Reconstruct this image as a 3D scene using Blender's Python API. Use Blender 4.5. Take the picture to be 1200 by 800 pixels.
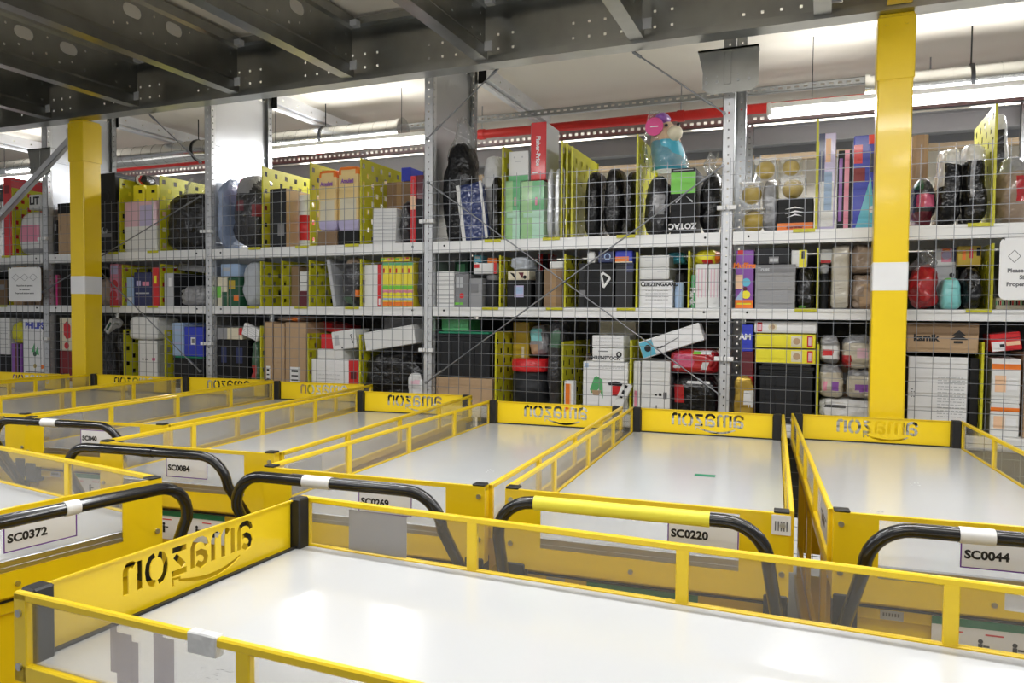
import bpy, bmesh, math, random
from math import radians as R, sin, cos, pi, tan
from mathutils import Vector, Matrix, noise
for o in list(bpy.data.objects): bpy.data.objects.remove(o, do_unlink=True)
SC = bpy.context.scene; COL = SC.collection

# ---------------------------------------------------------------- camera
FPX, YAW, PITCH, ROLL, CAMZ = 877.0, R(22.48), R(2.02), R(0.5), 1.65
FWD = Vector((-sin(YAW)*cos(PITCH), cos(YAW)*cos(PITCH), -sin(PITCH)))
_r = Vector((cos(YAW), sin(YAW), 0)); _u = _r.cross(FWD)
RT = _r*cos(ROLL) + _u*sin(ROLL); UP = -_r*sin(ROLL) + _u*cos(ROLL)
cam = bpy.data.cameras.new('camera'); co = bpy.data.objects.new('camera', cam); COL.objects.link(co)
cam.sensor_width = 36; cam.lens = FPX/1200*36; cam.clip_start = .05
co.matrix_world = Matrix((RT, UP, -FWD)).transposed().to_4x4(); co.location = (0, 0, CAMZ)
SC.camera = co
def at(x, y, Y):                                   # where the view ray of a photo pixel meets the plane at depth Y
    d = RT*((x-600)/FPX) - UP*((y-400)/FPX) + FWD
    t = Y/d.y; return Vector((d.x*t, Y, d.z*t+CAMZ))

# ---------------------------------------------------------------- world, lamps, exposure
w = bpy.data.worlds.new('hall'); SC.world = w; w.use_nodes = True
w.node_tree.nodes['Background'].inputs[0].default_value = (.93, .96, 1, 1)
w.node_tree.nodes['Background'].inputs[1].default_value = .26
SC.view_settings.view_transform = 'Standard'; SC.view_settings.look = 'None'
SC.view_settings.gamma = 1; SC.view_settings.use_curve_mapping = False
SC.view_settings.exposure = 0.0
FRONT_W, BACK_W = 12.5, 36
FRONT_LAMPS = [(-6.6, .75, 1.3), (-4.6, .75, 1.3), (-2.6, .75, .75), (-.6, .75, .36), (1.4, .75, .30), (-1.9, 2.3, 1.15), (.1, 2.3, 1.25), (2.1, 2.3, 1.25), (-3, -1.4, .4), (0, -1.4, .4)]   # x, y, relative power
BACK_LAMPS = [(-8.3, 1.5, 3.17), (-4.2, 2.0, 3.195), (.60, 2.0, 3.15), (2.65, 2.0, 3.13)]       # centre x, length, height
LY = 5.84

# ---------------------------------------------------------------- materials
MATS = {}
def mat(name, col=(.5,.5,.5), rough=.5, metal=0, coat=0, var=.06, bump=0, bscale=60, emit=0, alpha=1, spec=.5, scale=9, croug=.08, vor=False):
    if name in MATS: return MATS[name]
    m = bpy.data.materials.new(name); m.use_nodes = True; nt = m.node_tree; b = nt.nodes['Principled BSDF']
    tc = nt.nodes.new('ShaderNodeTexCoord'); n = nt.nodes.new('ShaderNodeTexNoise'); n.inputs['Scale'].default_value = scale
    nt.links.new(tc.outputs['Object'], n.inputs['Vector'])
    mx = nt.nodes.new('ShaderNodeMix'); mx.data_type = 'RGBA'
    mx.inputs[6].default_value = tuple(max(0, c*(1-var)) for c in col)+(1,)
    mx.inputs[7].default_value = tuple(min(1, c*(1+var)) for c in col)+(1,)
    nt.links.new(n.outputs['Fac'], mx.inputs[0]); nt.links.new(mx.outputs[2], b.inputs['Base Color'])
    b.inputs['Roughness'].default_value = rough; b.inputs['Metallic'].default_value = metal
    b.inputs['Coat Weight'].default_value = coat; b.inputs['Coat Roughness'].default_value = croug
    b.inputs['Specular IOR Level'].default_value = spec; b.inputs['Alpha'].default_value = alpha
    if emit: b.inputs['Emission Color'].default_value = tuple(col)+(1,); b.inputs['Emission Strength'].default_value = emit
    if bump:
        if vor:
            t = nt.nodes.new('ShaderNodeTexVoronoi'); t.feature = 'SMOOTH_F1'; out = t.outputs['Distance']
        else:
            t = nt.nodes.new('ShaderNodeTexNoise'); t.inputs['Detail'].default_value = 3; out = t.outputs['Fac']
        t.inputs['Scale'].default_value = bscale; nt.links.new(tc.outputs['Object'], t.inputs['Vector'])
        bp = nt.nodes.new('ShaderNodeBump'); bp.inputs['Strength'].default_value = bump; bp.inputs['Distance'].default_value = .02
        nt.links.new(out, bp.inputs['Height']); nt.links.new(bp.outputs['Normal'], b.inputs['Normal'])
        if coat: nt.links.new(bp.outputs['Normal'], b.inputs['Coat Normal'])
    MATS[name] = m; return m
mat('yellow', (.86,.60,.006), .32, coat=.35, var=.03)
mat('yellow_pillar', (.86,.60,.006), .3, coat=.3, var=.05, scale=4)
mat('yellow_div', (.56,.53,.015), .4, var=.05)
mat('yellow_tape', (.86,.78,.06), .45)
mat('black_paint', (.008,.008,.009), .22, coat=.4)
mat('black_plastic', (.012,.012,.013), .45)
mat('deck', (.57,.58,.59), .2, coat=.25, var=.03, scale=2.5, croug=.12)
mat('alu', (.55,.56,.58), .3, metal=1)
mat('galv', (.40,.415,.43), .33, metal=1, var=.18, scale=14)
mat('galv_dark', (.37,.375,.36), .29, metal=1, var=.25, scale=6)
mat('galv_rack', (.64,.65,.67), .45, metal=.45, var=.06, scale=18)
mat('sheet', (.50,.515,.54), .38, metal=.9, var=.05, scale=3)
mat('duct', (.62,.62,.60), .2, metal=1, var=.1, scale=5)
mat('shelf', (.80,.80,.79), .4, metal=.15, var=.04)
mat('wire', (.27,.28,.30), .42, metal=.8)
mat('white_plastic', (.78,.78,.78), .4)
mat('white_paper', (.80,.80,.81), .6, var=.02)
mat('white_card', (.74,.74,.73), .5, coat=.1, var=.03)
mat('grey_paper', (.42,.41,.42), .7)
mat('ceiling', (.74,.69,.60), .8, var=.03, scale=1)
mat('wallc', (.84,.80,.71), .8, var=.04, scale=1)
mat('tan', (.34,.25,.15), .6)
mat('floor', (.36,.36,.35), .4, var=.1, scale=3)
mat('red_pipe', (.62,.02,.015), .35)
mat('shade_backing', (.10,.105,.10), .6)
mat('ink', (.012,.012,.014), .5, var=0)
mat('grey_ink', (.13,.13,.14), .6)
mat('purple', (.16,.05,.30), .5)
mat('green_ink', (.02,.25,.13), .5)
mat('carton', (.47,.32,.19), .75, var=.07, scale=20)
mat('carton_dark', (.25,.16,.09), .75, var=.07, scale=20)
mat('tape_brown', (.36,.22,.10), .35)
mat('dark', (.012,.012,.013), .5, spec=.25)
mat('charcoal', (.021,.022,.025), .5, spec=.25, var=.1)
mat('grey', (.2,.2,.21), .5)
mat('midgrey', (.30,.30,.31), .45)
mat('lightgrey', (.48,.49,.51), .5)
mat('red', (.62,.015,.02), .4, coat=.3)
mat('darkred', (.22,.015,.02), .45)
mat('maroon', (.12,.01,.02), .4, coat=.3)
mat('blue', (.03,.05,.50), .4, coat=.2)
mat('navy', (.02,.03,.11), .4, coat=.3)
mat('lightblue', (.35,.48,.68), .5)
mat('skyblue', (.12,.50,.68), .4, coat=.3)
mat('teal', (.22,.60,.60), .35, coat=.6, bump=.35, bscale=12)
mat('green', (.10,.42,.16), .35, coat=.5)
mat('palegreen', (.32,.58,.26), .35, coat=.6)
mat('mint', (.45,.72,.55), .35, coat=.6)
mat('darkgreen', (.015,.09,.04), .5)
mat('limegreen', (.18,.60,.06), .4)
mat('orange', (.85,.20,.02), .4)
mat('sack_paper', (.80,.60,.26), .5)
mat('peach', (.85,.55,.35), .5)
mat('cream', (.72,.66,.50), .55)
mat('pink', (.72,.25,.36), .45, coat=.3)
mat('palepink', (.74,.48,.56), .4, coat=.6, bump=.15, bscale=25)
mat('hotpink', (.70,.04,.25), .4, coat=.4)
mat('violet', (.25,.08,.40), .4, coat=.4)
mat('lilac', (.50,.45,.68), .4, coat=.5)
mat('mustard', (.52,.36,.02), .35, coat=.5)
mat('brass', (.5,.33,.06), .35, metal=.6)
mat('yellow_card', (.85,.76,.03), .45)
mat('crayon', (.85,.72,.05), .4, coat=.2)
mat('bag_black', (.006,.006,.007), .35, coat=.6, bump=1, bscale=18, croug=.07, spec=.25)
mat('bag_dark', (.03,.03,.034), .35, coat=.7, bump=1, bscale=16, croug=.08, spec=.3)
mat('bag_grey', (.28,.28,.29), .35, coat=1, bump=.9, bscale=14, croug=.14)
mat('bag_white', (.70,.70,.70), .4, coat=.7, bump=.7, bscale=14)
mat('bag_cream', (.55,.50,.40), .4, coat=.9, bump=.6, bscale=16)
mat('bag_beige', (.50,.46,.38), .4, coat=.9, bump=.5, bscale=16)
mat('bag_brown', (.30,.22,.16), .4, coat=.9, bump=.7, bscale=12)
mat('bag_silver', (.62,.64,.66), .25, coat=1, metal=.4, bump=.5, bscale=20)
mat('bag_navy', (.02,.04,.16), .35, coat=1, bump=.5, bscale=40, vor=True)
mat('bag_blue', (.22,.28,.42), .35, coat=.9, bump=.6, bscale=14)
mat('bag_red', (.45,.015,.02), .3, coat=1, bump=.6, bscale=12)
mat('bag_pink', (.62,.10,.20), .3, coat=1, bump=.7, bscale=14)
mat('bag_green', (.05,.12,.07), .35, coat=1, bump=.8, bscale=14)
mat('bag_skyblue', (.06,.42,.58), .3, coat=1, bump=.6, bscale=10)
mat('cloth_grey', (.45,.48,.52), .8, bump=.8, bscale=10)
mat('skin_plush', (.62,.45,.30), .8, bump=.2)
mat('lampglow', (1,.98,.95), .5, emit=14, var=0)
def film(name, tr, dif, amount, gl=.08, bump=0):
    m = bpy.data.materials.new(name); m.use_nodes = True; nt = m.node_tree; nt.nodes.clear()
    o = nt.nodes.new('ShaderNodeOutputMaterial'); t = nt.nodes.new('ShaderNodeBsdfTransparent'); t.inputs[0].default_value = tr+(1,)
    d = nt.nodes.new('ShaderNodeBsdfDiffuse'); d.inputs[0].default_value = dif+(1,)
    g = nt.nodes.new('ShaderNodeBsdfGlossy'); g.inputs['Roughness'].default_value = .08
    a = nt.nodes.new('ShaderNodeMixShader'); a.inputs[0].default_value = amount
    nt.links.new(t.outputs[0], a.inputs[1]); nt.links.new(d.outputs[0], a.inputs[2])
    f = nt.nodes.new('ShaderNodeFresnel'); f.inputs[0].default_value = 1.45
    b = nt.nodes.new('ShaderNodeMixShader')
    ml = nt.nodes.new('ShaderNodeMath'); ml.operation = 'MULTIPLY_ADD'; ml.inputs[1].default_value = .3; ml.inputs[2].default_value = gl
    nt.links.new(f.outputs[0], ml.inputs[0]); nt.links.new(ml.outputs[0], b.inputs[0])
    nt.links.new(a.outputs[0], b.inputs[1]); nt.links.new(g.outputs[0], b.inputs[2]); nt.links.new(b.outputs[0], o.inputs[0])
    if bump:
        tx = nt.nodes.new('ShaderNodeTexCoord'); n = nt.nodes.new('ShaderNodeTexNoise'); n.inputs['Scale'].default_value = 14
        nt.links.new(tx.outputs['Object'], n.inputs['Vector']); bp = nt.nodes.new('ShaderNodeBump'); bp.inputs['Strength'].default_value = bump
        bp.inputs['Distance'].default_value = .03
        nt.links.new(n.outputs['Fac'], bp.inputs['Height']); nt.links.new(bp.outputs[0], g.inputs['Normal']); nt.links.new(bp.outputs[0], d.inputs['Normal'])
    MATS[name] = m
film('pane', (.955,.95,.94), (.72,.70,.66), .07, -.01)
film('clear_pane', (.93,.93,.93), (.6,.6,.6), .10, 0)
film('shell_film', (.97,.97,.97), (.8,.8,.8), .04, .03)
film('glue', (.8,.78,.8), (.85,.82,.85), .22, -.01)
film('clear_film', (.86,.86,.86), (.75,.75,.75), .14, .06, 1)

# ---------------------------------------------------------------- mesh helpers
_txt = {}
def text_geo(s):
    if s in _txt: return _txt[s]
    c = bpy.data.curves.new('t', 'FONT'); c.body = s; c.offset = .042; c.resolution_u = 3
    o = bpy.data.objects.new('t', c); COL.objects.link(o); bpy.context.view_layer.update()
    me = bpy.data.meshes.new_from_object(o.evaluated_get(bpy.context.evaluated_depsgraph_get()))
    v = [(p.co.x, p.co.y) for p in me.vertices]; f = [tuple(p.vertices) for p in me.polygons]
    bpy.data.objects.remove(o, do_unlink=True)
    xs = [a for a, b in v]; ys = [b for a, b in v]
    x0, x1, y0 = min(xs), max(xs), 0.0; k = 1/.70
    _txt[s] = ([((a-x0)*k, (b-y0)*k) for a, b in v], f, (x1-x0)*k); return _txt[s]
class MB:
    def __init__(s): s.v = []; s.f = []; s.m = []; s.ms = []; s.sm = []
    def mi(s, name):
        if name not in s.ms: s.ms.append(name)
        return s.ms.index(name)
    def add(s, vs, fs, m, smooth=False, M=None):
        b = len(s.v); s.v += [tuple(M @ Vector(p)) if M else tuple(p) for p in vs]
        i = s.mi(m); s.f += [tuple(b+k for k in f) for f in fs]; s.m += [i]*len(fs); s.sm += [smooth]*len(fs); return s
    def box(s, x0, y0, z0, x1, y1, z1, m, ch=0, M=None):
        if x1 < x0: x0, x1 = x1, x0
        if y1 < y0: y0, y1 = y1, y0
        if z1 < z0: z0, z1 = z1, z0
        if not ch:
            v = [(x0,y0,z0),(x1,y0,z0),(x1,y1,z0),(x0,y1,z0),(x0,y0,z1),(x1,y0,z1),(x1,y1,z1),(x0,y1,z1)]
            return s.add(v, [(0,3,2,1),(4,5,6,7),(0,1,5,4),(1,2,6,5),(2,3,7,6),(3,0,4,7)], m, M=M)
        ch = min(ch, (x1-x0)*.3, (y1-y0)*.3, (z1-z0)*.3); bm = bmesh.new(); bmesh.ops.create_cube(bm, size=1)
        for q in bm.verts: q.co = Vector(((x0+x1)/2+q.co.x*(x1-x0), (y0+y1)/2+q.co.y*(y1-y0), (z0+z1)/2+q.co.z*(z1-z0)))
        bmesh.ops.bevel(bm, geom=bm.edges[:], offset=ch, segments=1, affect='EDGES')
        bm.verts.index_update(); s.add([q.co[:] for q in bm.verts], [tuple(q.index for q in f.verts) for f in bm.faces], m, M=M); bm.free(); return s
    def tube(s, pts, r, m, n=10, cap=True, smooth=True, closed=False):
        P = [Vector(p) for p in pts]; vs = []; up = None
        rr = r if isinstance(r, (list, tuple)) else [r]*len(P)
        for i, p in enumerate(P):
            a = P[max(0, i-1)]; b = P[min(len(P)-1, i+1)]; t = (b-a).normalized()
            if up is None: up = t.orthogonal().normalized()
            up = (up - t*up.dot(t)).normalized(); sd = t.cross(up)
            vs += [p + (up*cos(2*pi*k/n) + sd*sin(2*pi*k/n))*rr[i] for k in range(n)]
        fs = [(i*n+k, i*n+(k+1)%n, (i+1)*n+(k+1)%n, (i+1)*n+k) for i in range(len(P)-1) for k in range(n)]
        s.add(vs, fs, m, smooth)
        if cap: 
            s.add(vs[:n], [tuple(range(n))[::-1]], m); s.add(vs[-n:], [tuple(range(n))], m)
        return s
    def lathe(s, cx, cy, prof, m, n=20, smooth=True):
        vs = [(cx+r*cos(2*pi*k/n), cy+r*sin(2*pi*k/n), z) for r, z in prof for k in range(n)]
        fs = [(i*n+k, i*n+(k+1)%n, (i+1)*n+(k+1)%n, (i+1)*n+k) for i in range(len(prof)-1) for k in range(n)]
        fs.append(tuple(range(n))[::-1]); fs.append(tuple((len(prof)-1)*n+k for k in range(n)))
        return s.add(vs, fs, m, smooth)
    def text(s, t, M, h, m, cx=True):
        v, f, wd = text_geo(t); o = -wd/2 if cx else 0
        return s.add([((a+o)*h, 0, b*h) for a, b in v], f, m, M=M)
    def plate(s, us, vs_, hole, th, fn, m):
        """sheet on a grid with some cells cut out; fn(u,v,w) -> xyz"""
        nu, nv = len(us)-1, len(vs_)-1
        keep = [[not hole(i, j) for j in range(nv)] for i in range(nu)]
        idx = {}; V = []; F = []
        def g(i, j, w):
            k = (i, j, w)
            if k not in idx: idx[k] = len(V); V.append(fn(us[i], vs_[j], w*th))
            return idx[k]
        for i in range(nu):
            for j in range(nv):
                if not keep[i][j]: continue
                F.append((g(i,j,0), g(i+1,j,0), g(i+1,j+1,0), g(i,j+1,0))); F.append((g(i,j,1), g(i,j+1,1), g(i+1,j+1,1), g(i+1,j,1)))
                for (di, dj, a, b) in ((-1,0,(i,j),(i,j+1)), (1,0,(i+1,j+1),(i+1,j)), (0,-1,(i+1,j),(i,j)), (0,1,(i,j+1),(i+1,j+1))):
                    ii, jj = i+di, j+dj
                    if ii < 0 or jj < 0 or ii >= nu or jj >= nv or not keep[ii][jj]:
                        F.append((g(*a,0), g(*b,0), g(*b,1), g(*a,1)))
        return s.add(V, F, m)
    def build(s, name, parent=None, loc=None, rot=None):
        me = bpy.data.meshes.new(name); me.from_pydata([tuple(p) for p in s.v], [], s.f)
        for k in s.ms: me.materials.append(MATS[k])
        me.polygons.foreach_set('material_index', s.m); me.polygons.foreach_set('use_smooth', s.sm); me.update()
        o = bpy.data.objects.new(name, me); COL.objects.link(o)
        if parent: o.parent = parent
        if loc: o.location = loc
        if rot: o.rotation_euler = rot
        return o
def tag(o, label, cat=None, group=None):
    o['label'] = label
    if cat: o['category'] = cat
    if group: o['group'] = group
    return o
def empty(name, loc=(0,0,0), rz=0):
    o = bpy.data.objects.new(name, None); o.empty_display_size = .05; COL.objects.link(o); o.location = loc; o.rotation_euler = (0,0,rz); return o
def struct(o): o['kind'] = 'structure'; return o
def copy_tree(o, parent=None):
    c = o.copy(); COL.objects.link(c); c.parent = parent
    for ch in list(o.children): copy_tree(ch, c)
    return c
def cutslots(length, first, pitch, w):              # grid lines and hole flags along a line of slots
    u = [0]; fl = []
    x = first
    while x+w < length: u += [x, x+w]; fl += [0, 1]; x += pitch
    u.append(length); fl.append(0); return u, fl

# ---------------------------------------------------------------- setting
struct(MB().box(-13, -5, -.1, 6, 10.2, 0, 'floor').build('floor'))
struct(MB().box(-13, -3, 3.66, 6, 10.2, 3.76, 'ceiling').build('ceiling'))
struct(MB().box(-13, 10, 0, 6, 10.1, 3.66, 'wallc').build('wall_back'))

# edge beam of the platform: C section, open to the front, two rows of holes in its web
def edge_beam():
    m = MB(); x0, x1 = -11.5, 4.5; L = x1-x0
    u, fl = cutslots(L, .05, .1, .016)
    zs = [3.235, 3.335, 3.351, 3.425, 3.441, 3.62]
    m.plate(u, zs, lambda i, j: fl[i] and j in (1, 3) and (i//2) % 10 < 7, .004, lambda a, b, c: (x0+a, 4.42+c, b), 'galv_dark')
    m.box(x0, 4.30, 3.218, x1, 4.424, 3.235, 'galv_dark'); m.box(x0, 4.30, 3.235, x1, 4.305, 3.262, 'galv_dark')
    m.box(x0, 4.30, 3.62, x1, 4.424, 3.635, 'galv_dark'); m.box(x0, 4.30, 3.59, x1, 4.305, 3.62, 'galv_dark')
    return m.build('edge_beam')
tag(edge_beam(), 'long galvanised edge beam carrying the platform above the shelving', 'beam')

# joists: sigma section along Y with long holes and small holes in the web
def joist_mesh(mname):
    y0, y1 = -2.4, 4.29; m = MB(); th = .004
    prof = [(0,3.238),(0,3.31),(-.016,3.33),(-.016,3.55),(0,3.57),(0,3.63)]
    for k in (0, 1, 3, 4):
        (xa, za), (xb, zb) = prof[k], prof[k+1]
        v = [(xa,y0,za),(xb,y0,zb),(xb,y1,zb),(xa,y1,za),(xa-th,y0,za),(xb-th,y0,zb),(xb-th,y1,zb),(xa-th,y1,za)]
        m.add(v, [(0,1,2,3),(7,6,5,4),(0,4,5,1),(1,5,6,2),(2,6,7,3),(3,7,4,0)], mname)
    m.box(-.085, y0, 3.234, 0, y1, 3.238, mname); m.box(-.085, y0, 3.238, -.081, y1, 3.256, mname)
    m.box(-.085, y0, 3.63, 0, y1, 3.634, mname)
    # web with holes (boolean)
    bm = bmesh.new(); bmesh.ops.create_cube(bm, size=1)
    for q in bm.verts: q.co = Vector((-.018+q.co.x*th, (y0+y1)/2+q.co.y*(y1-y0), 3.44+q.co.z*.22))
    me = bpy.data.meshes.new('w'); bm.to_mesh(me); bm.free(); web = bpy.data.objects.new('w', me); COL.objects.link(web)
    c = MB()
    def slot(y, z, L, r, n=6):
        pts = [(y+L/2+r*sin(a), z+r*cos(a)) for a in [k*pi/n for k in range(n+1)]] + [(y-L/2-r*sin(a), z-r*cos(a)) for a in [k*pi/n for k in range(n+1)]] if L else [(y+r*sin(2*pi*k/8), z+r*cos(2*pi*k/8)) for k in range(8)]
        n_ = len(pts); v = [(-.05, a, b) for a, b in pts] + [(.02, a, b) for a, b in pts]
        c.add(v, [tuple(range(n_)), tuple(range(n_, 2*n_))[::-1]] + [(k, k+n_, (k+1) % n_+n_, (k+1) % n_) for k in range(n_)], 'ink')
    y = y1-.565-.32*0
    for g in range(5):
        yb = 3.72-g*1.28
        for yy in (yb, yb-.32): slot(yy, 3.49, .055, .04)
        for k in range(7):
            yk = yb+.12-k*.095
            slot(yk, 3.405 if k % 2 else 3.375, 0, .0085)
            if k in (0, 3, 6): slot(yk+.01, 3.515, 0, .0085)
    for k in range(4): slot(4.22-(k//2)*.12, (3.37, 3.50)[k % 2], 0, .007)
    cu = c.build('c'); md = web.modifiers.new('b', 'BOOLEAN'); md.object = cu; md.operation = 'DIFFERENCE'; md.solver = 'EXACT'
    bpy.context.view_layer.update()
    r = bpy.data.meshes.new_from_object(web.evaluated_get(bpy.context.evaluated_depsgraph_get()))
    m.add([q.co[:] for q in r.vertices], [tuple(p.vertices) for p in r.polygons], mname)
    bpy.data.objects.remove(web, do_unlink=True); bpy.data.objects.remove(cu, do_unlink=True)
    # end cleat on the beam
    m.box(0, 4.24, 3.27, .05, 4.245, 3.33, 'lightgrey'); m.box(0, 4.24, 3.56, .05, 4.29, 3.60, 'lightgrey')
    return m
JL = ['galvanised joist farthest left, ending near the corner of the photo',
 'galvanised joist meeting the edge beam at the left yellow pillar',
 'galvanised joist ending between the left yellow pillar and the bright steel sheet beside it',
 'galvanised joist ending above the bright steel sheet left of centre',
 'galvanised joist with a brightly lit flange left of the centre upright',
 'galvanised joist ending just right of the clear wrapped black bag and centre upright',
 'galvanised joist ending over the red toy carton on the top shelf',
 'galvanised joist meeting the edge beam left of the right yellow pillar']
jm = joist_mesh('galv_dark'); jproto = None
for k, lb in enumerate(JL):
    x = -5.893+.984*(k-1)
    if jproto is None: jproto = jm.build('joist'); o = jproto
    else: o = jproto.copy(); COL.objects.link(o)
    o.location.x = x; tag(o, lb, 'joist', 'joists under the platform')
yb = MB(); 
yb.box(.27, -2.4, 3.238, .385, 4.29, 3.25, 'yellow_pillar').box(.322, -2.4, 3.25, .332, 4.29, 3.62, 'yellow_pillar').box(.27, -2.4, 3.62, .385, 4.29, 3.632, 'yellow_pillar')
tag(yb.build('yellow_beam'), 'yellow painted roof beam running back to the right yellow pillar', 'beam')

# yellow pillars
def pillar(x, label):
    e = empty('steel_pillar', (x, 4.4325, 0)); h = .0825
    m = MB().box(-h, -h, 0, h, h, 3.218, 'yellow_pillar', .006); m.build('shaft', e)
    m = MB().box(-h-.006, -h-.006, 2.88, h+.006, h+.004, 3.2, 'yellow_pillar', .004)
    for a in (-.045, .045): m.tube([(a, -h-.012, 3.16), (a, -h, 3.16)], .009, 'yellow_pillar', 8)
    m.build('collar', e)
    m = MB().box(-h-.0015, -h-.0015, 1.79, h+.0015, h+.0015, 1.945, 'white_plastic', .006); tag(m.build('reflective_band', e), 'white band round the pillar')
    m = MB().box(-.15, -.11, 0, .15, .13, .015, 'yellow_pillar', .003)
    for a in (-.12, .12):
        for b in (-.09, .11): m.tube([(a, b, .015), (a, b, .035)], .011, 'galv', 6)
    m.build('base_plate', e)
    tag(e, label, 'pillar', 'yellow pillars'); return e
pillar(-5.69, 'yellow steel pillar with white band at the left, beside the diagonal brace')
pillar(.322, 'yellow steel pillar with white band at the right, behind the cart tagged SC0044')

# ---------------------------------------------------------------- rack
RY, RB = 4.65, 5.32
UX = [-8.45, -6.488, -4.576, -2.567, -.539, 1.49]
ZS = [(2.078, 2.158), (1.636, 1.70), (.945, 1.02)]
def upright(x, label, sheet=True):
    e = empty('rack_upright', (x, RY, 0)); w = .034
    u, fl = cutslots(3.6, .06, .05, .012)
    for nm, yy, mt in (('front_post', 0, 'galv_rack'), ('rear_post', RB-RY, 'galv')):
        m = MB()
        m.plate([-w, -.005, .005, w], u, lambda i, j: i == 1 and fl[j], .003, lambda a, b, c: (a, yy+(c if yy == 0 else .05-c), b), mt)
        m.plate([0, .016, .026, .05], u, lambda i, j: i == 1 and fl[j], .003, lambda a, b, c: (-w+c, yy+a, b), mt)
        m.plate([0, .016, .026, .05], u, lambda i, j: i == 1 and fl[j], .003, lambda a, b, c: (w-c, yy+a, b), mt)
        m.box(-.05, yy-.005, 0, .05, yy+.06, .006, mt); m.build(nm, e)
    if sheet:
        m = MB().box(-.002, .055, .05, .002, RB-RY-.004, 3.5, 'sheet'); 
        for z in (.6, 1.4, 2.2, 3.0): m.box(-.006, .055, z, .006, RB-RY-.004, z+.02, 'sheet', .003)
        tag(m.build('side_sheet', e), 'plain galvanised side sheet')
    tag(e, label, 'upright', 'rack uprights'); return e
upright(UX[0], 'perforated rack upright past the left edge of the photo')
upright(UX[1], 'perforated rack upright left of the left yellow pillar')
upright(UX[2], 'perforated rack upright with bright side sheet, between big crumpled black bags')
upright(UX[3], 'perforated rack upright with grey side sheet at the centre of the photo')
upright(UX[4], 'perforated rack upright hanging from the bolted bracket, right of the black retail box', False)
upright(UX[5], 'perforated rack upright past the right edge of the photo')
def gusset(x, z0, z1, w, y, label, dp=.09):
    m = MB(); t = .006; c = .05
    prof = [(-w, z1), (-w+.03, (z0+z1)/2), (-w+.03, z0+c*.6), (-w+.03+c, z0), (w-c, z0), (w, z0+c*.6), (w, z1)]
    n = len(prof); v = [(x+a, y, b) for a, b in prof]+[(x+a, y+t, b) for a, b in prof]
    m.add(v, [tuple(range(n))[::-1], tuple(range(n, 2*n))]+[(k, k+n, (k+1) % n+n, (k+1) % n) for k in range(n)], 'galv_dark')
    m.box(x-w, y, z1-.012, x+w, y+dp, z1, 'galv_dark')
    m.box(x-.02, y-.006, z0+.05, x+.02, y, z1-.02, 'galv_dark', .002)
    for a in (-.12, -.06, .06, .12): m.tube([(x+a, y-.008, z0+.07), (x+a, y, z0+.07)], .009, 'galv', 6)
    for a in (-.12, -.06, .06, .12): m.tube([(x+a, y-.008, z0+.1), (x+a, y, z0+.1)], .005, 'galv', 6)
    return tag(m.build('bracket_plate'), label, 'bracket', 'bolted bracket plates')
gusset(UX[4], 2.955, 3.216, .172, 4.55, 'large grey bolted bracket plate over the upright right of centre')
gusset(UX[1], 2.86, 3.10, .15, 4.60, 'grey bolted bracket plate over the upright near the left edge', .04)
names = ['far left bay', 'bay behind the left yellow pillar', 'bay left of the centre upright', 'bay right of the centre upright', 'bay behind the right yellow pillar']
for b in range(5):
    for l, (za, zb) in enumerate(ZS):
        x0, x1 = UX[b]+.036, UX[b+1]-.036; m = MB()
        m.box(x0, RY+.002, za, x1, RY+.006, zb-.003, 'shelf'); m.box(x0, RY+.002, zb-.003, x1, RB+.04, zb, 'shelf'); m.box(x0, RB+.036, za, x1, RB+.04, zb-.003, 'shelf')
        m.box(x0, RY+.002, za, x1, RY+.03, za+.003, 'shelf'); m.box(x0, RY-.001, zb-.016, x1, RY+.002, zb-.003, 'shelf')
        for k in range(3): m.box(x0+.03, RY+.18+k*.16, zb-.02, x1-.03, RY+.2+k*.16, zb-.003, 'galv')
        for s in (x0+.09, x1-.09): m.tube([(s, RY-.003, (za+zb)/2+.01), (s, RY+.002, (za+zb)/2+.01)], .007, 'ink', 8)
        tag(m.build('shelf_tray'), '%s steel shelf of the %s' % (['white top', 'grey middle', 'grey lowest'][l], names[b]), 'shelf', 'rack shelves')
for b in range(5):
    x0, x1 = UX[b]+.055, UX[b+1]-.055; m = MB().box(x0, RB+.045, .3, x1, RB+.048, 2.07, 'shade_backing')  # sheet added to keep the gaps behind the goods dark
    for k in range(1, 6): x = x0+(x1-x0)*k/6; m.box(x-.012, RB+.040, .3, x+.012, RB+.045, 2.07, 'shade_backing')
    tag(m.build('shade_backing'), 'added dark sheet blocking light from behind the %s' % names[b], 'panel', 'added dark backing sheets')
# wire mesh in front of the rack
for b in range(5):
    x0, x1 = UX[b]+.02, UX[b+1]-.02; n = 25; m = MB(); r = .0021; y = 4.612; zt, zb = 2.59, .25
    random.seed(b)
    for k in range(n):
        x = x0+(x1-x0)*k/(n-1); m.tube([(x, y, zb), (x+random.uniform(-.003,.003), y-random.uniform(0,.006), 1.4), (x, y, zt)], r, 'wire', 4, smooth=False)
    k = 0; z = zt-.02
    while z > zb: 
        m.tube([(x0, y+.005, z), ((x0+x1)/2, y+.005-random.uniform(0,.008), z+random.uniform(-.006,.004)), (x1, y+.005, z)], r, 'wire', 4, smooth=False); z -= .079
    for z in (2.3, 1.4, .8):
        for x in (x0+.01, x1-.01): m.box(x-.025, y+.002, z-.012, x+.025, y+.03, z+.012, 'white_plastic')
    tag(m.build('wire_mesh_panel'), 'welded wire mesh panel over the %s' % names[b], 'mesh panel', 'mesh panels on the rack front')
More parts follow.
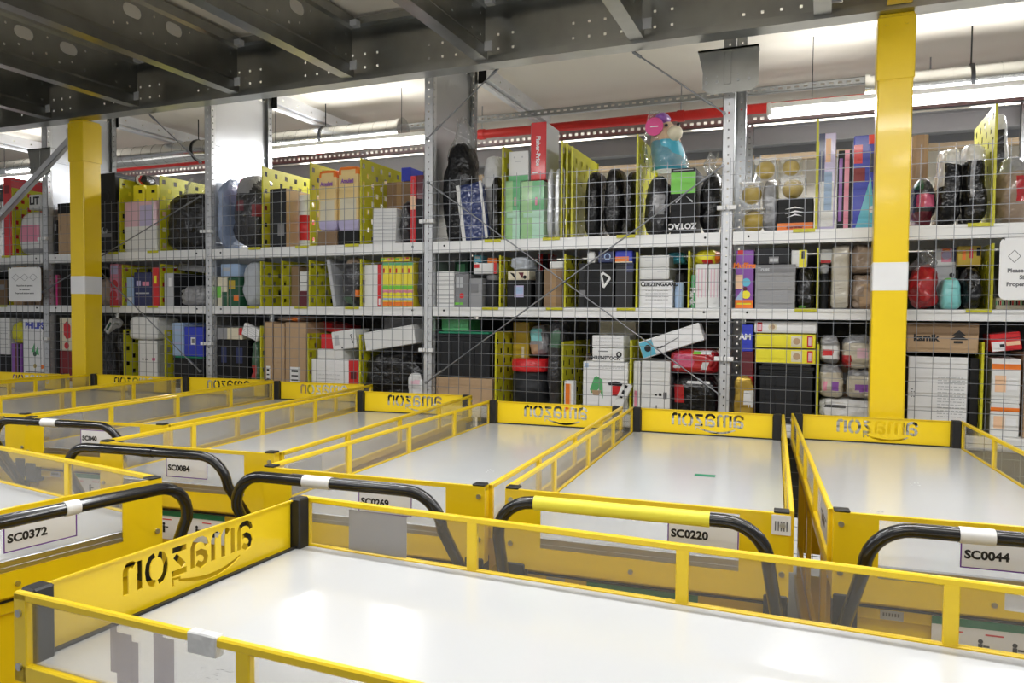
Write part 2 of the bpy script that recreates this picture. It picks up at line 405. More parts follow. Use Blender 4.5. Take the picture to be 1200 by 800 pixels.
def rod(a, b, label, r=.005, m_='wire', nm='tie_rod'):
    m = MB(); m.tube([a, b], r, m_, 6); d = (Vector(b)-Vector(a)).normalized()
    for e_, s in ((Vector(a), 1), (Vector(b), -1)): m.tube([e_+d*s*.09, e_+d*s*.15], r*1.9, m_, 6); m.tube([e_-Vector((0,.004,0)), e_+Vector((0,.012,0))], r*2.2, m_, 8)
    return tag(m.build(nm), label, 'tie rod', 'diagonal tie rods')
yr = 4.585
rod((UX[3]+.03, yr, 2.56), (UX[4]-.02, yr, 1.19), 'thin diagonal tie rod falling left to right across the centre right bay')
rod((UX[4]-.02, yr-.012, 2.54), (UX[3]+.03, yr-.012, 1.175), 'thin diagonal tie rod rising left to right across the centre right bay')
rod((UX[3]+.02, yr, 2.86), (-1.88, 4.44, 3.28), 'thin tie rod from the centre upright up to the edge beam')
rod((UX[4]-.02, yr, 2.85), (-1.15, 4.44, 3.28), 'thin tie rod from the edge beam down to the upright with the bracket')
rod((UX[2]-.02, yr, 2.57), (-6.45, yr, 1.82), 'thin diagonal tie rod rising right across the bay with the pink pack')
rod((UX[2]-.02, yr-.012, 1.18), (-5.95, yr-.012, 2.17), 'thin diagonal tie rod falling right towards the blue box on the lowest shelf')
rod((UX[2]-.02, yr, 2.84), (-5.05, 4.44, 3.28), 'thin tie rod from the beam to the upright left of the bright steel sheet')
a, b = Vector((-7.35, 4.53, 2.24)), Vector((-5.99, 4.53, 3.14)); d = (b-a).normalized(); n_ = Vector((-d.z, 0, d.x))*.028
m = MB(); v = [a-n_, a+n_, b+n_, b-n_]; v += [p+Vector((0,.006,0)) for p in v]
m.add(v, [(0,3,2,1),(4,5,6,7),(0,1,5,4),(1,2,6,5),(2,3,7,6),(3,0,4,7)], 'galv_rack')
v = [a-n_, b-n_, b-n_+Vector((0,.04,0)), a-n_+Vector((0,.04,0))]; v += [p+n_.normalized()*.005 for p in v]
m.add(v, [(0,1,2,3),(7,6,5,4),(0,4,5,1),(1,5,6,2),(2,6,7,3),(3,7,4,0)], 'galv_rack')
m.box(b.x-.04, 4.522, 3.05, b.x+.04, 4.53, 3.218, 'galv_rack')
tag(m.build('diagonal_brace'), 'flat galvanised diagonal brace at the upper left', 'brace')
# ---------------------------------------------------------------- back aisle
def duct(x0, x1, y, z, r, label):
    e = empty('ventilation_duct', (x0, y, z)); L = x1-x0; m = MB(); k = 0
    m.tube([(0,0,0), (L,0,0)], r, 'duct', 32, cap=False); x = .1
    while x < L: m.tube([(x-.003,0,0), (x+.003,0,0)], r+.0025, 'duct', 32, smooth=False); x += .145
    m.build('pipe', e)
    m = MB().tube([(L-.02,0,0), (L+.012,0,0)], r+.012, 'duct', 28); m.tube([(-.012,0,0), (.02,0,0)], r+.012, 'duct', 28); m.build('end_cap', e)
    x = .65
    while x < L:
        m = MB(); m.tube([(x-.012,0,0), (x+.012,0,0)], r+.01, 'dark', 28); m.tube([(x, 0, r), (x, 0, 3.66-z)], .005, 'dark', 6); m.build('hanger', e); x += 1.6
    return tag(e, label, 'duct', 'ventilation ducts')
duct(-11.5, -3.60, 6.02, 3.335, .105, 'shiny spiral ventilation duct ending left of the centre upright')
duct(.26, 4.2, 6.02, 3.285, .108, 'shiny spiral ventilation duct behind the right yellow pillar')
def red(x0, x1):
    m = MB(); m.tube([(x0, 6.62, 3.39), (x1, 6.62, 3.39)], .042, 'red_pipe', 16)
    x = x0+.3
    while x < x1: m.tube([(x, 6.62, 3.39), (x+.06, 6.62, 3.39)], .05, 'red_pipe', 16); m.tube([(x+.03, 6.62, 3.43), (x+.03, 6.62, 3.66)], .006, 'galv', 6); x += 1.9
    return m.build('sprinkler_pipe')
tag(red(-11, 4.5), 'long red sprinkler pipe under the ceiling behind the shelves', 'pipe')
def slotted(x0, x1, y, z, h, label, nm='slotted_rail'):
    m = MB(); L = x1-x0; u, fl = cutslots(L, .03, .06, .03)
    m.plate(u, [0, h*.35, h*.65, h], lambda i, j: fl[i] and j == 1, .003, lambda a, b, c: (x0+a, y+c, z+b), 'galv')
    m.box(x0, y, z, x1, y+.04, z+.003, 'galv'); m.box(x0, y, z+h-.003, x1, y+.04, z+h, 'galv')
    return tag(m.build(nm), label, 'rail', 'slotted steel rails')
slotted(-11, 4.5, 6.16, 3.385, .05, 'upper slotted rail running above the lamps in the back aisle')
slotted(-11, 4.5, 6.86, 3.33, .08, 'lower slotted rail along the top of the second rack')
# channels crossing the aisle at each upright
CL = ['cross channel past the left pillar', 'cross channel right of the left yellow pillar', 'cross channel above the left ventilation duct', 'cross channel right of the centre upright', None, 'cross channel at the upper right corner']
for i, x in enumerate([-8.4, -6.44, -4.5, -2.47, None, 1.5]):
    if x is None: continue
    m = MB(); u, fl = cutslots(1.52, .08, .2, .02)
    m.plate(u, [0, .04, .055, .1], lambda i_, j: fl[i_] and j == 1, .003, lambda a, b, c: (x+c, 5.375+a, 3.50+b), 'galv_rack')
    m.box(x-.05, 5.375, 3.50, x, 6.895, 3.503, 'galv_rack'); m.box(x-.05, 5.375, 3.597, x, 6.895, 3.60, 'galv_rack')
    m.box(x-.08, 5.375, 3.465, x-.03, 6.90, 3.49, 'galv_rack', .004)
    for yy in (5.6, 6.75): m.box(x-.06, yy, 3.49, x-.04, yy+.02, 3.5, 'galv_rack')
    m.box(x-.06, 5.372, 3.46, x+.01, 5.38, 3.62, 'dark', .003)
    tag(m.build('cross_channel'), 'galvanised '+CL[i], 'channel', 'cross channels')
# second rack seen from behind the first
X2 = [-10.6, -8.6, -6.6, -4.62, -2.62, -.62, 1.42, 3.4]
r2 = ['past the left edge','behind the diagonal brace','behind the left yellow pillar','behind the bag left of the bright sheet','behind the red book on the top shelf','behind the clear bagged plush toy','behind the right yellow pillar','past the right edge']
for i, x in enumerate(X2):
    e = empty('rack_upright', (x, 6.9, 0)); u, fl = cutslots(3.4, .06, .05, .018)
    for nm, yy in (('front_post', 0), ('rear_post', .9)):
        m = MB(); m.plate([-.03, -.009, .009, .03], u, lambda a, j: a == 1 and fl[j], .003, lambda a, b, c: (a, yy+c, b), 'galv')
        m.box(-.03, yy, 0, -.027, yy+.05, 3.4, 'galv'); m.box(.027, yy, 0, .03, yy+.05, 3.4, 'galv'); m.build(nm, e)
    m = MB().tube([(0,.04,2.7),(0,.9,3.1)], .01, 'galv', 6); m.build('brace', e)
    tag(e, 'perforated upright of the second rack, '+r2[i], 'upright', 'second rack uprights')
m = MB().box(-11, 6.956, 3.16, 4.6, 6.96, 3.328, 'midgrey').box(-11, 6.956, 3.31, 4.6, 7.78, 3.314, 'midgrey').box(-11, 7.776, 3.24, 4.6, 7.78, 3.31, 'midgrey').box(-11, 6.952, 3.16, 4.6, 6.956, 3.18, 'midgrey').box(-11, 6.952, 3.30, 4.6, 6.956, 3.31, 'midgrey')
tag(m.build('shelf_tray'), 'long grey steel shelf of the second rack below the lower slotted rail', 'shelf')
m = MB().box(-11, 9.0, 3.42, 4.6, 9.08, 3.6, 'tan', .004).box(-11, 8.98, 3.6, 4.6, 9.12, 3.66, 'tan', .004)
tag(m.build('wooden_rail'), 'brown wooden rail far behind the top shelf', 'rail')

# lamps: long batten fittings with a bright diffuser
def lamp(x, L, y, z, label, watt, top=3.66, light_w=.12):
    e = empty('batten_lamp', (x, y, z)); h = L/2
    m = MB().box(-h, -.05, .012, h, .05, .055, 'white_plastic', .006); m.build('housing', e)
    m = MB(); n = 8; pts = [(-.052*cos(pi*k/n), -.055*sin(pi*k/n)+.012) for k in range(n+1)]
    v = [(-h+.01, a, b) for a, b in pts]+[(h-.01, a, b) for a, b in pts]
    m.add(v, [(k, k+1, k+n+2, k+n+1) for k in range(n)]+[tuple(range(n+1)), tuple(range(n+1, 2*n+2))[::-1]], 'lampglow'); m.build('diffuser', e)
    m = MB()
    for s in (-h-.006, h-.03): m.box(s, -.052, -.03, s+.036, .052, .058, 'white_plastic', .006)
    m.build('end_caps', e)
    m = MB()
    for s in (-h*.7, h*.7): m.tube([(s, 0, .055), (s, 0, top-z)], .003, 'dark', 5)
    m.build('suspension', e)
    ld = bpy.data.lights.new('batten_light', 'AREA'); ld.shape = 'RECTANGLE'; ld.size = L-.04; ld.size_y = light_w; ld.energy = watt
    ld.color = (.97, .985, 1)
    lo = bpy.data.objects.new('batten_light', ld); COL.objects.link(lo); lo.parent = e; lo.location = (0, 0, -.055)
    if watt and top > 3.5:                            # extra light added above the housing to brighten the ceiling
        l2 = ld.copy(); l2.energy = watt*.13; l2.size_y = .1; lu = bpy.data.objects.new('added_uplight', l2); COL.objects.link(lu); lu.parent = e; lu.location = (0, 0, .062); lu.rotation_euler = (pi, 0, 0)
    tag(e, label, 'lamp', 'batten lamps'); return e
bl = ['batten lamp at the far left above the second rack', 'glowing batten lamp under the left ventilation duct', 'glowing batten lamp left of and behind the right yellow pillar', 'glowing batten lamp at the right edge under the duct']
for (x, L, z), lb in zip(BACK_LAMPS, bl): lamp(x, L, LY, z, lb, BACK_W*L)
for x in (-8.2, -5.6, -3.0, -.4, 2.2): lamp(x, 1.9, 8.3, 3.58, 'added batten lamp behind the second rack, hidden by its top shelf', 22)  # hidden lamps added to brighten the wall at the back
for x, y, k in FRONT_LAMPS: lamp(x, 1.7, y, 3.16, 'unseen batten lamp under the platform over the carts', FRONT_W*1.7*k, 3.232)  # unseen lamps; the row nearest the rack is added for goods and decks

# ---------------------------------------------------------------- carts
CW, CLN = .78, 2.1; HW = CW/2; RZ, DZ = 1.144, 1.012
def stroke(m, pts, wd, y0=-.02, y1=.02):
    P = [Vector((a, b)) for a, b in pts]; Lp = []; Rp = []
    ws = wd if isinstance(wd, (list, tuple)) else [wd]*len(P)
    for i, p in enumerate(P):
        d0 = (P[i]-P[i-1]).normalized() if i else None; d1 = (P[i+1]-P[i]).normalized() if i < len(P)-1 else None
        t = ((d0 or d1)+(d1 or d0)).normalized(); nn = Vector((-t.y, t.x)); c = nn.dot(Vector((-(d0 or d1).y, (d0 or d1).x))); 
        nn *= ws[i]/2/max(c, .5); Lp.append(p+nn); Rp.append(p-nn)
    n = len(P); v = [(q.x, y0, q.y) for q in Lp]+[(q.x, y0, q.y) for q in Rp]; v += [(a, y1, c) for a, _, c in v]
    f = [(i, i+1, n+i+1, n+i) for i in range(n-1)]+[(2*n+i, 3*n+i, 3*n+i+1, 2*n+i+1) for i in range(n-1)]
    f += [(i, 2*n+i, 2*n+i+1, i+1) for i in range(n-1)]+[(n+i, n+i+1, 3*n+i+1, 3*n+i) for i in range(n-1)]
    f += [(0, n, 3*n, 2*n), (n-1, 3*n-1, 4*n-1, 2*n-1)]
    m.add(v, f, 'ink')
def logo_panel_mesh():
    """end panel with the word stencilled right through; it reads rightly from outside the cart"""
    bm = bmesh.new(); bmesh.ops.create_cube(bm, size=1)
    W = CW-.09; z0, z1 = DZ-.006, RZ-.001
    for q in bm.verts: q.co = Vector((q.co.x*W, CLN-.004+q.co.y*.003, (z0+z1)/2+q.co.z*(z1-z0)))
    me = bpy.data.meshes.new('w'); bm.to_mesh(me); bm.free(); pan = bpy.data.objects.new('w', me); COL.objects.link(pan)
    A = [[(.05,.70),(.12,.90),(.3,1),(.5,1),(.67,.92),(.75,.75),(.75,0)], [(.58,.50),(.36,.53),(.16,.43),(.09,.25),(.15,.08),(.34,.02),(.56,.16)]]
    Mm = [[(.08,0),(.08,1)], [(.27,.88),(.40,.98),(.52,.95),(.60,.8),(.60,0)], [(.79,.88),(.93,.98),(1.05,.95),(1.13,.8),(1.13,0)]]
    Z = [[(.02,.92),(.68,.92)], [(.56,.72),(.14,.26)], [(.02,.08),(.72,.08)]]
    O = [[(.38,1),(.2,.93),(.08,.72),(.05,.5),(.08,.28),(.2,.07),(.38,0)], [(.52,1),(.7,.93),(.82,.72),(.85,.5),(.82,.28),(.7,.07),(.52,0)]]
    N = [[(.08,0),(.08,1)], [(.28,.88),(.42,.98),(.56,.95),(.66,.8),(.66,0)]]
    c = MB(); s = -.197; sx, sz = .060, .062; zb = DZ+.049
    for g, wd in ((A,.86),(Mm,1.24),(A,.86),(Z,.76),(O,.92),(N,.74)):
        for st in g: stroke(c, [(-(s+a*sx), zb+b*sz) for a, b in st], .0135, CLN-.03, CLN+.03)
        s += (wd+.17)*sx
    arc = [(-.155+.19*k/12, DZ+.036-.020*sin(pi*(k/12)**.9)) for k in range(13)]
    stroke(c, [(-a, b) for a, b in arc], [.003+.0085*sin(pi*(.12+.8*k/12)) for k in range(13)], CLN-.03, CLN+.03)
    stroke(c, [(-.030, DZ+.040), (-.052, DZ+.043), (-.050, DZ+.026)], .0055, CLN-.03, CLN+.03)
    cu = c.build('c'); bm = bmesh.new(); bm.from_mesh(cu.data); bmesh.ops.recalc_face_normals(bm, faces=bm.faces); bm.to_mesh(cu.data); bm.free()
    md = pan.modifiers.new('b', 'BOOLEAN'); md.object = cu; md.operation = 'DIFFERENCE'; md.solver = 'EXACT'; md.use_self = True
    bpy.context.view_layer.update()
    r = bpy.data.meshes.new_from_object(pan.evaluated_get(bpy.context.evaluated_depsgraph_get()))
    g = ([q.co[:] for q in r.vertices], [tuple(p.vertices) for p in r.polygons])
    bpy.data.objects.remove(pan, do_unlink=True); bpy.data.objects.remove(cu, do_unlink=True); return g
LOGO = logo_panel_mesh()
def make_cart():
    e = empty('warehouse_cart'); m = MB()
    MB().box(-HW+.006, .008, DZ-.022, HW-.006, CLN-.008, DZ, 'deck', .002).build('deck', e)
    m = MB().box(-HW+.004, .004, DZ-.05, HW-.004, .012, DZ-.002, 'alu', .002).box(-HW+.004, .001, DZ-.03, HW-.004, .006, DZ-.02, 'alu'); tag(m.build('edge_trim', e), 'aluminium deck edge')
    # chassis: sheet body with recessed skirts
    m = MB()
    m.box(-HW+.02, .03, .86, HW-.02, CLN-.03, DZ-.024, 'yellow', .004)
    m.box(-HW+.03, .045, .42, HW-.03, .05, .86, 'yellow'); m.box(-HW+.03, CLN-.05, .42, HW-.03, CLN-.045, .86, 'yellow')
    for s in (-1, 1):
        m.box(s*(HW-.06), .05, .30, s*(HW-.03), .09, .86, 'yellow', .003); m.box(s*(HW-.06), CLN-.09, .30, s*(HW-.03), CLN-.05, .86, 'yellow', .003)
        m.box(s*(HW-.05), .09, .42, s*(HW-.03), CLN-.09, .46, 'yellow', .003)
        for k in (.7, 1.4): m.box(s*(HW-.05), k-.02, .46, s*(HW-.03), k+.02, .86, 'yellow', .003)
    m.box(-HW+.02, .03, .22, HW-.02, CLN-.03, .30, 'yellow', .006)
    m.box(-HW+.018, .026, .893, HW-.018, .031, .899, 'ink')
    m.build('chassis', e)
    # front panel with a window
    m = MB(); wu = [-HW, -HW+.108, HW-.125, HW]; wz = [.915, DZ-.032, RZ-.012, RZ]
    m.plate(wu, wz, lambda i, j: i == 1 and j == 1, .004, lambda a, b, c: (a, c, b), 'yellow')
    for s in (-1, 1): m.box(s*(HW-.004), .004, .915, s*HW, .034, RZ, 'yellow'); m.box(s*(HW-.034), .004, RZ-.012, s*HW, .034, RZ-.008, 'yellow')
    m.box(-HW, .004, RZ-.004, HW, .014, RZ, 'yellow')
    for x in (-HW+.018, HW-.018):
        for z in (RZ-.03, DZ-.026): m.tube([(x, -.005, z), (x, 0, z)], .0075, 'alu', 8)
    m.tube([(-.02, -.005, .945), (-.02, 0, .945)], .007, 'alu', 8)
    m.build('front_panel', e)
    MB().box(-HW+.10, .005, DZ-.03, HW-.118, .007, RZ-.01, 'clear_pane').build('front_pane', e)
    for s in (-1, 1): MB().box(s*(HW-.04), .0, RZ, s*(HW-.001), .036, RZ+.006, 'black_plastic', .003).build('corner_cap', e)
    for s in (-1, 1): MB().box(s*(HW-.062), -.004, .84, s*(HW-.002), .05, .93, 'black_plastic', .004).build('bumper', e)
    # logo panel, corner posts, black strip at its foot
    m = MB().add(LOGO[0], LOGO[1], 'yellow'); W = HW-.045
    m.box(-W, CLN-.012, RZ-.004, W, CLN-.0055, RZ, 'yellow'); m.box(-W, CLN-.012, DZ-.006, W, CLN-.0055, DZ-.002, 'yellow')
    m.build('logo_panel', e)
    MB().box(-HW+.04, CLN-.022, DZ+.0005, HW-.04, CLN-.0125, DZ+.006, 'black_plastic').build('foot_strip', e)
    for s in (-1, 1):
        m = MB().box(s*(HW-.045), CLN-.034, DZ-.03, s*(HW-.004), CLN+.004, RZ+.004, 'black_plastic', .004); m.box(s*(HW-.048), CLN-.006, DZ, s*(HW-.035), CLN, RZ-.01, 'black_plastic'); m.build('corner_post', e)
        # side frame
        m = MB(); xa, xb = s*(HW-.003), s*(HW+.011); y0, y1 = .036, CLN
        m.box(xa, y0, RZ-.014, xb, y1, RZ+.002, 'yellow', .003); m.box(xa, y0, DZ-.03, xb, y1, DZ-.012+.016, 'yellow', .003)
        for y in (.53, 1.05, 1.57): m.box(xa, y-.014, DZ, xb, y+.014, RZ-.01, 'yellow', .002)
        m.box(xa, y1-.034, DZ-.03, xb, y1, RZ, 'yellow', .002); m.box(xa, y0, DZ-.03, xb, y0+.016, RZ, 'yellow', .002)
        for z in (RZ-.035, DZ): m.tube([(xa, y1-.017, z), (s*(HW+.015), y1-.017, z)], .0075, 'alu', 8)
        f = m.build('side_frame', e)
        MB().box(s*(HW-.001), y0+.004, DZ-.02, s*(HW+.002), y1-.02, RZ-.006, 'pane').build('side_pane', f)
    # handle
    hx, hz, hy = .345, 1.165, -.205; pts = []
    lo = (hx+.03, -.01, .80); hi = (hx-.005, hy+.015, hz-.10)
    pts.append(lo); pts.append(hi); 
    for k in range(1, 8):
        a = pi/2*k/7; pts.append((hx-.105+.10*cos(a), hy+.015-.015*sin(a), hz-.10+.10*sin(a)))
    full = pts+[(-a, b, c) for a, b, c in pts[::-1]]
    h = MB().tube(full, .0165, 'black_paint', 12)
    for s in (-1, 1): h.box(s*(hx+.012), -.03, .77, s*(hx+.042), .0, .85, 'black_paint', .004)
    h.build('handle', e)
    for sx in (-1, 1):
        for sy in (.16, CLN-.16):
            m = MB(); x = sx*(HW-.1); m.tube([(x-.02, sy, .075), (x+.02, sy, .075)], .075, 'dark', 20)
            m.box(x-.035, sy-.03, .07, x-.028, sy+.03, .2, 'galv', .002); m.box(x+.028, sy-.03, .07, x+.035, sy+.03, .2, 'galv', .002); m.box(x-.05, sy-.05, .196, x+.05, sy+.05, .22, 'galv', .003)
            m.build('caster', e)
    return e
def code_label(e, code, x=.12, tilt=0):
    """white tag with purple border; its square code is left blank"""
    m = MB(); w_, h_ = .185, .074; y = -.0012; z = DZ+.056
    m.box(x-w_/2, y, z-h_/2, x+w_/2, -.0004, z+h_/2, 'white_paper')
    t = .0032
    for a in ((-1,0),(1,0)): m.box(x+a[0]*(w_/2-t/2)-t/2, y-.0004, z-h_/2, x+a[0]*(w_/2-t/2)+t/2, y, z+h_/2, 'purple')
    for a in (-1, 1): m.box(x-w_/2, y-.0004, z+a*(h_/2-t/2)-t/2, x+w_/2, y, z+a*(h_/2-t/2)+t/2, 'purple')
    m.text(code, Matrix.Translation((x-w_/2+.009, y-.0006, z-.012)) @ Matrix.Diagonal((1.05,1,1,1)), .0205, 'ink', cx=False)
    return tag(m.build('code_label', e), 'white code label with purple border')
def notice(e, x0=-.15, z1=.8915, x1=.16):
    m = MB().box(x0, .0272, z1-.11, x1, .0295, z1, 'white_paper'); m.box(x0, .0266, z1-.02, x1, .0272, z1, 'green_ink')
    for k in range(3): m.box(x0+.03+k*.09, .0266, z1-.036, x0+.07+k*.09, .0272, z1-.032, 'red')
    for k in range(4):
        x = x0+.035+k*.075; m.tube([(x, .0266, z1-.052), (x, .0272, z1-.052)], .006, 'ink', 8); m.box(x-.005, .0266, z1-.085, x+.005, .0272, z1-.058, 'ink'); m.box(x+.006, .0266, z1-.066, x+.02, .0272, z1-.061, 'ink')
    return tag(m.build('notice_sticker', e), 'white safety notice with green header')
def idplate(e, x=-.27, z=.878):
    m = MB().box(x, .028, z-.012, x+.055, .0295, z+.012, 'lightgrey')
    for k in range(6): m.box(x+.006+k*.007, .0275, z-.003, x+.010+k*.007, .028, z+.006, 'grey_ink')
    return m.build('rating_plate', e)
def pane_sticker(e, s=-1, y=.14, L=.2):
    m = MB().box(s*(HW+.0024), y, DZ+.002, s*(HW+.0034), y+L, RZ-.02, 'grey_paper')
    m.box(s*(HW+.0034), y+.02, DZ+.06, s*(HW+.0038), y+L-.02, DZ+.066, 'ink'); m.box(s*(HW+.0034), y+.06, DZ+.035, s*(HW+.0038), y+L-.05, DZ+.055, 'ink')
    return tag(m.build('pane_sticker', e), 'grey paper stuck outside the side pane')
def side_code(e, s=1, y=1.62):
    m = MB().box(s*(HW-.0025), y, DZ+.03, s*(HW-.0016), y+.26, RZ-.03, 'white_paper')
    for k in range(6): m.box(s*(HW-.003), y+.03+k*.02, DZ+.055, s*(HW-.0025), y+.044+k*.02, DZ+.075, 'ink')
    return tag(m.build('side_label', e), 'white paper label inside the side pane')
def tape(e, a, b, m_='white_plastic', nm='tape_wrap', lb='dirty white tape round the handle'):
    o = MB().tube([(a, -.205, 1.165), (b, -.205, 1.165)], .0185, m_, 12).build(nm, e); return tag(o, lb)
def place(e, x, y, deg): e.location = (x, y, 0); e.rotation_euler = (0, 0, R(deg)); return e
proto = make_cart()
CARTS = [
 ('N', (.77, 1.262, 89.3), None, 'yellow cart in the foreground standing sideways, its logo panel at the left'),
 ('L', None, 'SC0372', 'yellow cart in the left foreground tagged SC0372'),
 ('C1', (.428, 2.145, 4.6), 'SC0044', 'yellow cart at the right tagged SC0044, in front of the right yellow pillar'),
 ('C2', (-.454, 2.017, 3.16), 'SC0220', 'yellow cart tagged SC0220 with yellow sleeve on its handle'),
 ('C3', (-1.296, 1.968, 3.3), 'SC0269', 'yellow cart tagged SC0269, left of the one with the yellow handle sleeve'),
 ('C4', (-2.198, 2.104, 6.0), 'SC0084', 'yellow cart tagged SC0084 with a plain black handle'),
 ('C5', (-3.095, 2.43, 7.3), 'SC040', 'yellow cart tagged SC040, its tag half hidden by the black handle'),
 ('C6', (-3.965, 2.40, 7.2), None, 'yellow cart second from the left pillar towards the right, between pillar and cart tagged SC040'),
 ('C7', (-4.80, 2.26, 7.2), None, 'yellow cart in the back row just right of the left yellow pillar'),
 ('C8', (-5.72, 2.06, 7.2), None, 'yellow cart farthest left in the back row, beside the left yellow pillar')]
a = R(81.4); dl = Vector((-sin(a), cos(a))); sd = Vector((cos(a), sin(a)))     # L: right front corner known
pL = Vector((-1.849, 1.687)) - sd*HW
LPOS = (pL.x, pL.y, 81.4)
CART = {}
for k, (key, pose, code, lb) in enumerate(CARTS):
    e = copy_tree(proto); pose = pose or LPOS; place(e, *pose); tag(e, lb, 'cart', 'yellow warehouse carts')
    CART[key] = e
    if code: code_label(e, code, {'L': .04, 'C1': -.005, 'C2': .172, 'C3': .06, 'C4': .015, 'C5': .03}[key])
    if key != 'L': notice(e)
    idplate(e)
def kill(o):
    for c in list(o.children): kill(c)
    bpy.data.objects.remove(o, do_unlink=True)
kill(proto)
tape(CART['C2'], -.235, .205, 'yellow_tape', 'grip_sleeve', 'yellow sleeve over the handle bar')
tape(CART['C1'], -.15, -.08); tape(CART['C3'], -.09, .0); tape(CART['C5'], -.06, .02); tape(CART['L'], -.01, .025); tape(CART['C4'], .0, .05, 'black_paint', 'tape_wrap', 'worn black tape on the handle')
for k in ('C1', 'C3', 'C4', 'C5'): pane_sticker(CART[k])
pane_sticker(CART['N'], 1, 1.76, .18)
for k in ('C6', 'C7', 'C8', 'C3'): side_code(CART[k])
m = MB().box(.345, -.003, RZ-.055, .392, -.0012, RZ-.004, 'white_paper')
for q in range(5): m.box(.353+q*.007, -.0036, RZ-.045, .356+q*.007, -.003, RZ-.02, 'grey_ink')
tag(m.build('barcode_sticker', CART['C2']), 'torn white barcode sticker on the corner')
m = MB().box(.05, 1.02, DZ+.0005, .13, 1.06, DZ+.0012, 'green_ink'); tag(m.build('deck_mark', CART['C2']), 'small green tape scrap')
for key, pts in (('N', [(.42,.10),(.18,.22),(.30,.02),(1.75,-.28)]), ('C1', [(1.1,.0),(.6,-.2)]), ('C3', [(.8,.1)])):
    m = MB(); random.seed(len(key)+len(pts))
    for (yy, xx) in pts:
        for q in range(9): 
            a_, b_ = xx+random.uniform(-.02,.02), yy+random.uniform(-.03,.03); s_ = random.uniform(.004,.012)
            m.box(a_, b_, DZ+.0002, a_+s_*.5, b_+s_, DZ+.0006, 'lightgrey')
    tag(m.build('deck_scuffs', CART[key]), 'grey scuffs left by old stickers')
# torn paper on N's far rail, tape on N's near rail
m = MB().box(HW+.0115, .36, RZ-.05, HW+.0125, .44, RZ-.018, 'white_paper').box(HW+.0115, .36, RZ-.018, HW+.0125, .385, RZ-.006, 'white_paper').box(HW+.0115, .42, RZ-.018, HW+.0125, .44, RZ-.010, 'white_paper'); tag(m.build('torn_sticker', CART['N']), 'torn white sticker on the far side frame')
m = MB().box(-HW-.0135, 1.62, RZ-.03, -HW+.005, 1.68, RZ+.0045, 'bag_white', .002); tag(m.build('rail_tape', CART['N']), 'strip of pale tape wrapped over the near rail')
m = MB()
for y0_, z0_, y1_, z1_ in ((1.72, .03, 1.745, .11), (1.745, .0, 1.765, .12), (1.80, .02, 1.815, .09), (1.815, -.005, 1.85, .10), (1.85, .03, 1.865, .11)): m.box(-HW-.0014, y0_, DZ+z0_, -HW-.0008, y1_, DZ+z1_, 'glue')
tag(m.build('glue_residue', CART['N']), 'grey glue marks on the near pane')
# ---------------------------------------------------------------- goods
S1, S2, S3 = 2.1585, 1.7005, 1.0205
WALLS = [(x, .04, .04, 0, 4) for x in UX]
def rect(q, Y):
    x0, y0, x1, y1 = q; ym = (y0+y1)/2; xm = (x0+x1)/2
    return at(x0, ym, Y).x, at(x1, ym, Y).x, at(xm, y1, Y).z, at(xm, y0, Y).z
def place_z(q, Y, z0, z1):
    a, b, c, d = rect(q, Y)
    if z0 is not None: c = z0
    if z1 is not None: d = z1
    cx = (a+b)/2
    for X, wl, wr, za, zb in WALLS:                     # keep inside its own cell between dividers and uprights
        if zb < c+.01 or za > d-.01 or b < X-wl or a > X+wr: continue
        if cx > X: a = X+wr
        else: b = X-wl
    return a, b, c, d
def deco(m, w, h, items, y=0.0):
    """prints on the front face; u left to right, v top to bottom, both 0..1"""
    lay = 0
    for it in items:
        lay += 1; e = .0006*lay
        if it[0] == 'r': _, u0, v0, u1, v1, mt = it; m.box(-w/2+u0*w, y-e, h*(1-v1), -w/2+u1*w, y, h*(1-v0), mt)
        elif it[0] == 'c': _, u, v, r, mt = it; m.tube([(-w/2+u*w, y-e, h*(1-v)), (-w/2+u*w, y, h*(1-v))], r*h, mt, 18, smooth=False)
        elif it[0] == 't':
            _, s, u, v, hh, mt = it[:6]; rot = it[6] if len(it) > 6 else 0
            m.text(s, Matrix.Translation((-w/2+u*w, y-e-.0004, h*(1-v))) @ Matrix.Rotation(R(rot), 4, 'Y') @ Matrix.Translation((0,0,-hh*h/2)), hh*h, mt)
        elif it[0] == 'p':      # filled polygon
            _, pts, mt = it; n = len(pts); v = [(-w/2+a*w, y-e, h*(1-b)) for a, b in pts]; m.add(v, [tuple(range(n))], mt)
        elif it[0] == 'l':      # rows of small print
            _, u0, v0, u1, v1, n, mt = it; random.seed(n)
            for k in range(n):
                v = v0+(v1-v0)*(k+.5)/n; x = u0
                while x < u1-.02:
                    d = random.uniform(.02, .09); m.box(-w/2+x*w, y-e, h*(1-v)-h*.006, -w/2+min(u1, x+d)*w, y, h*(1-v)+h*.006, mt); x += d+.02
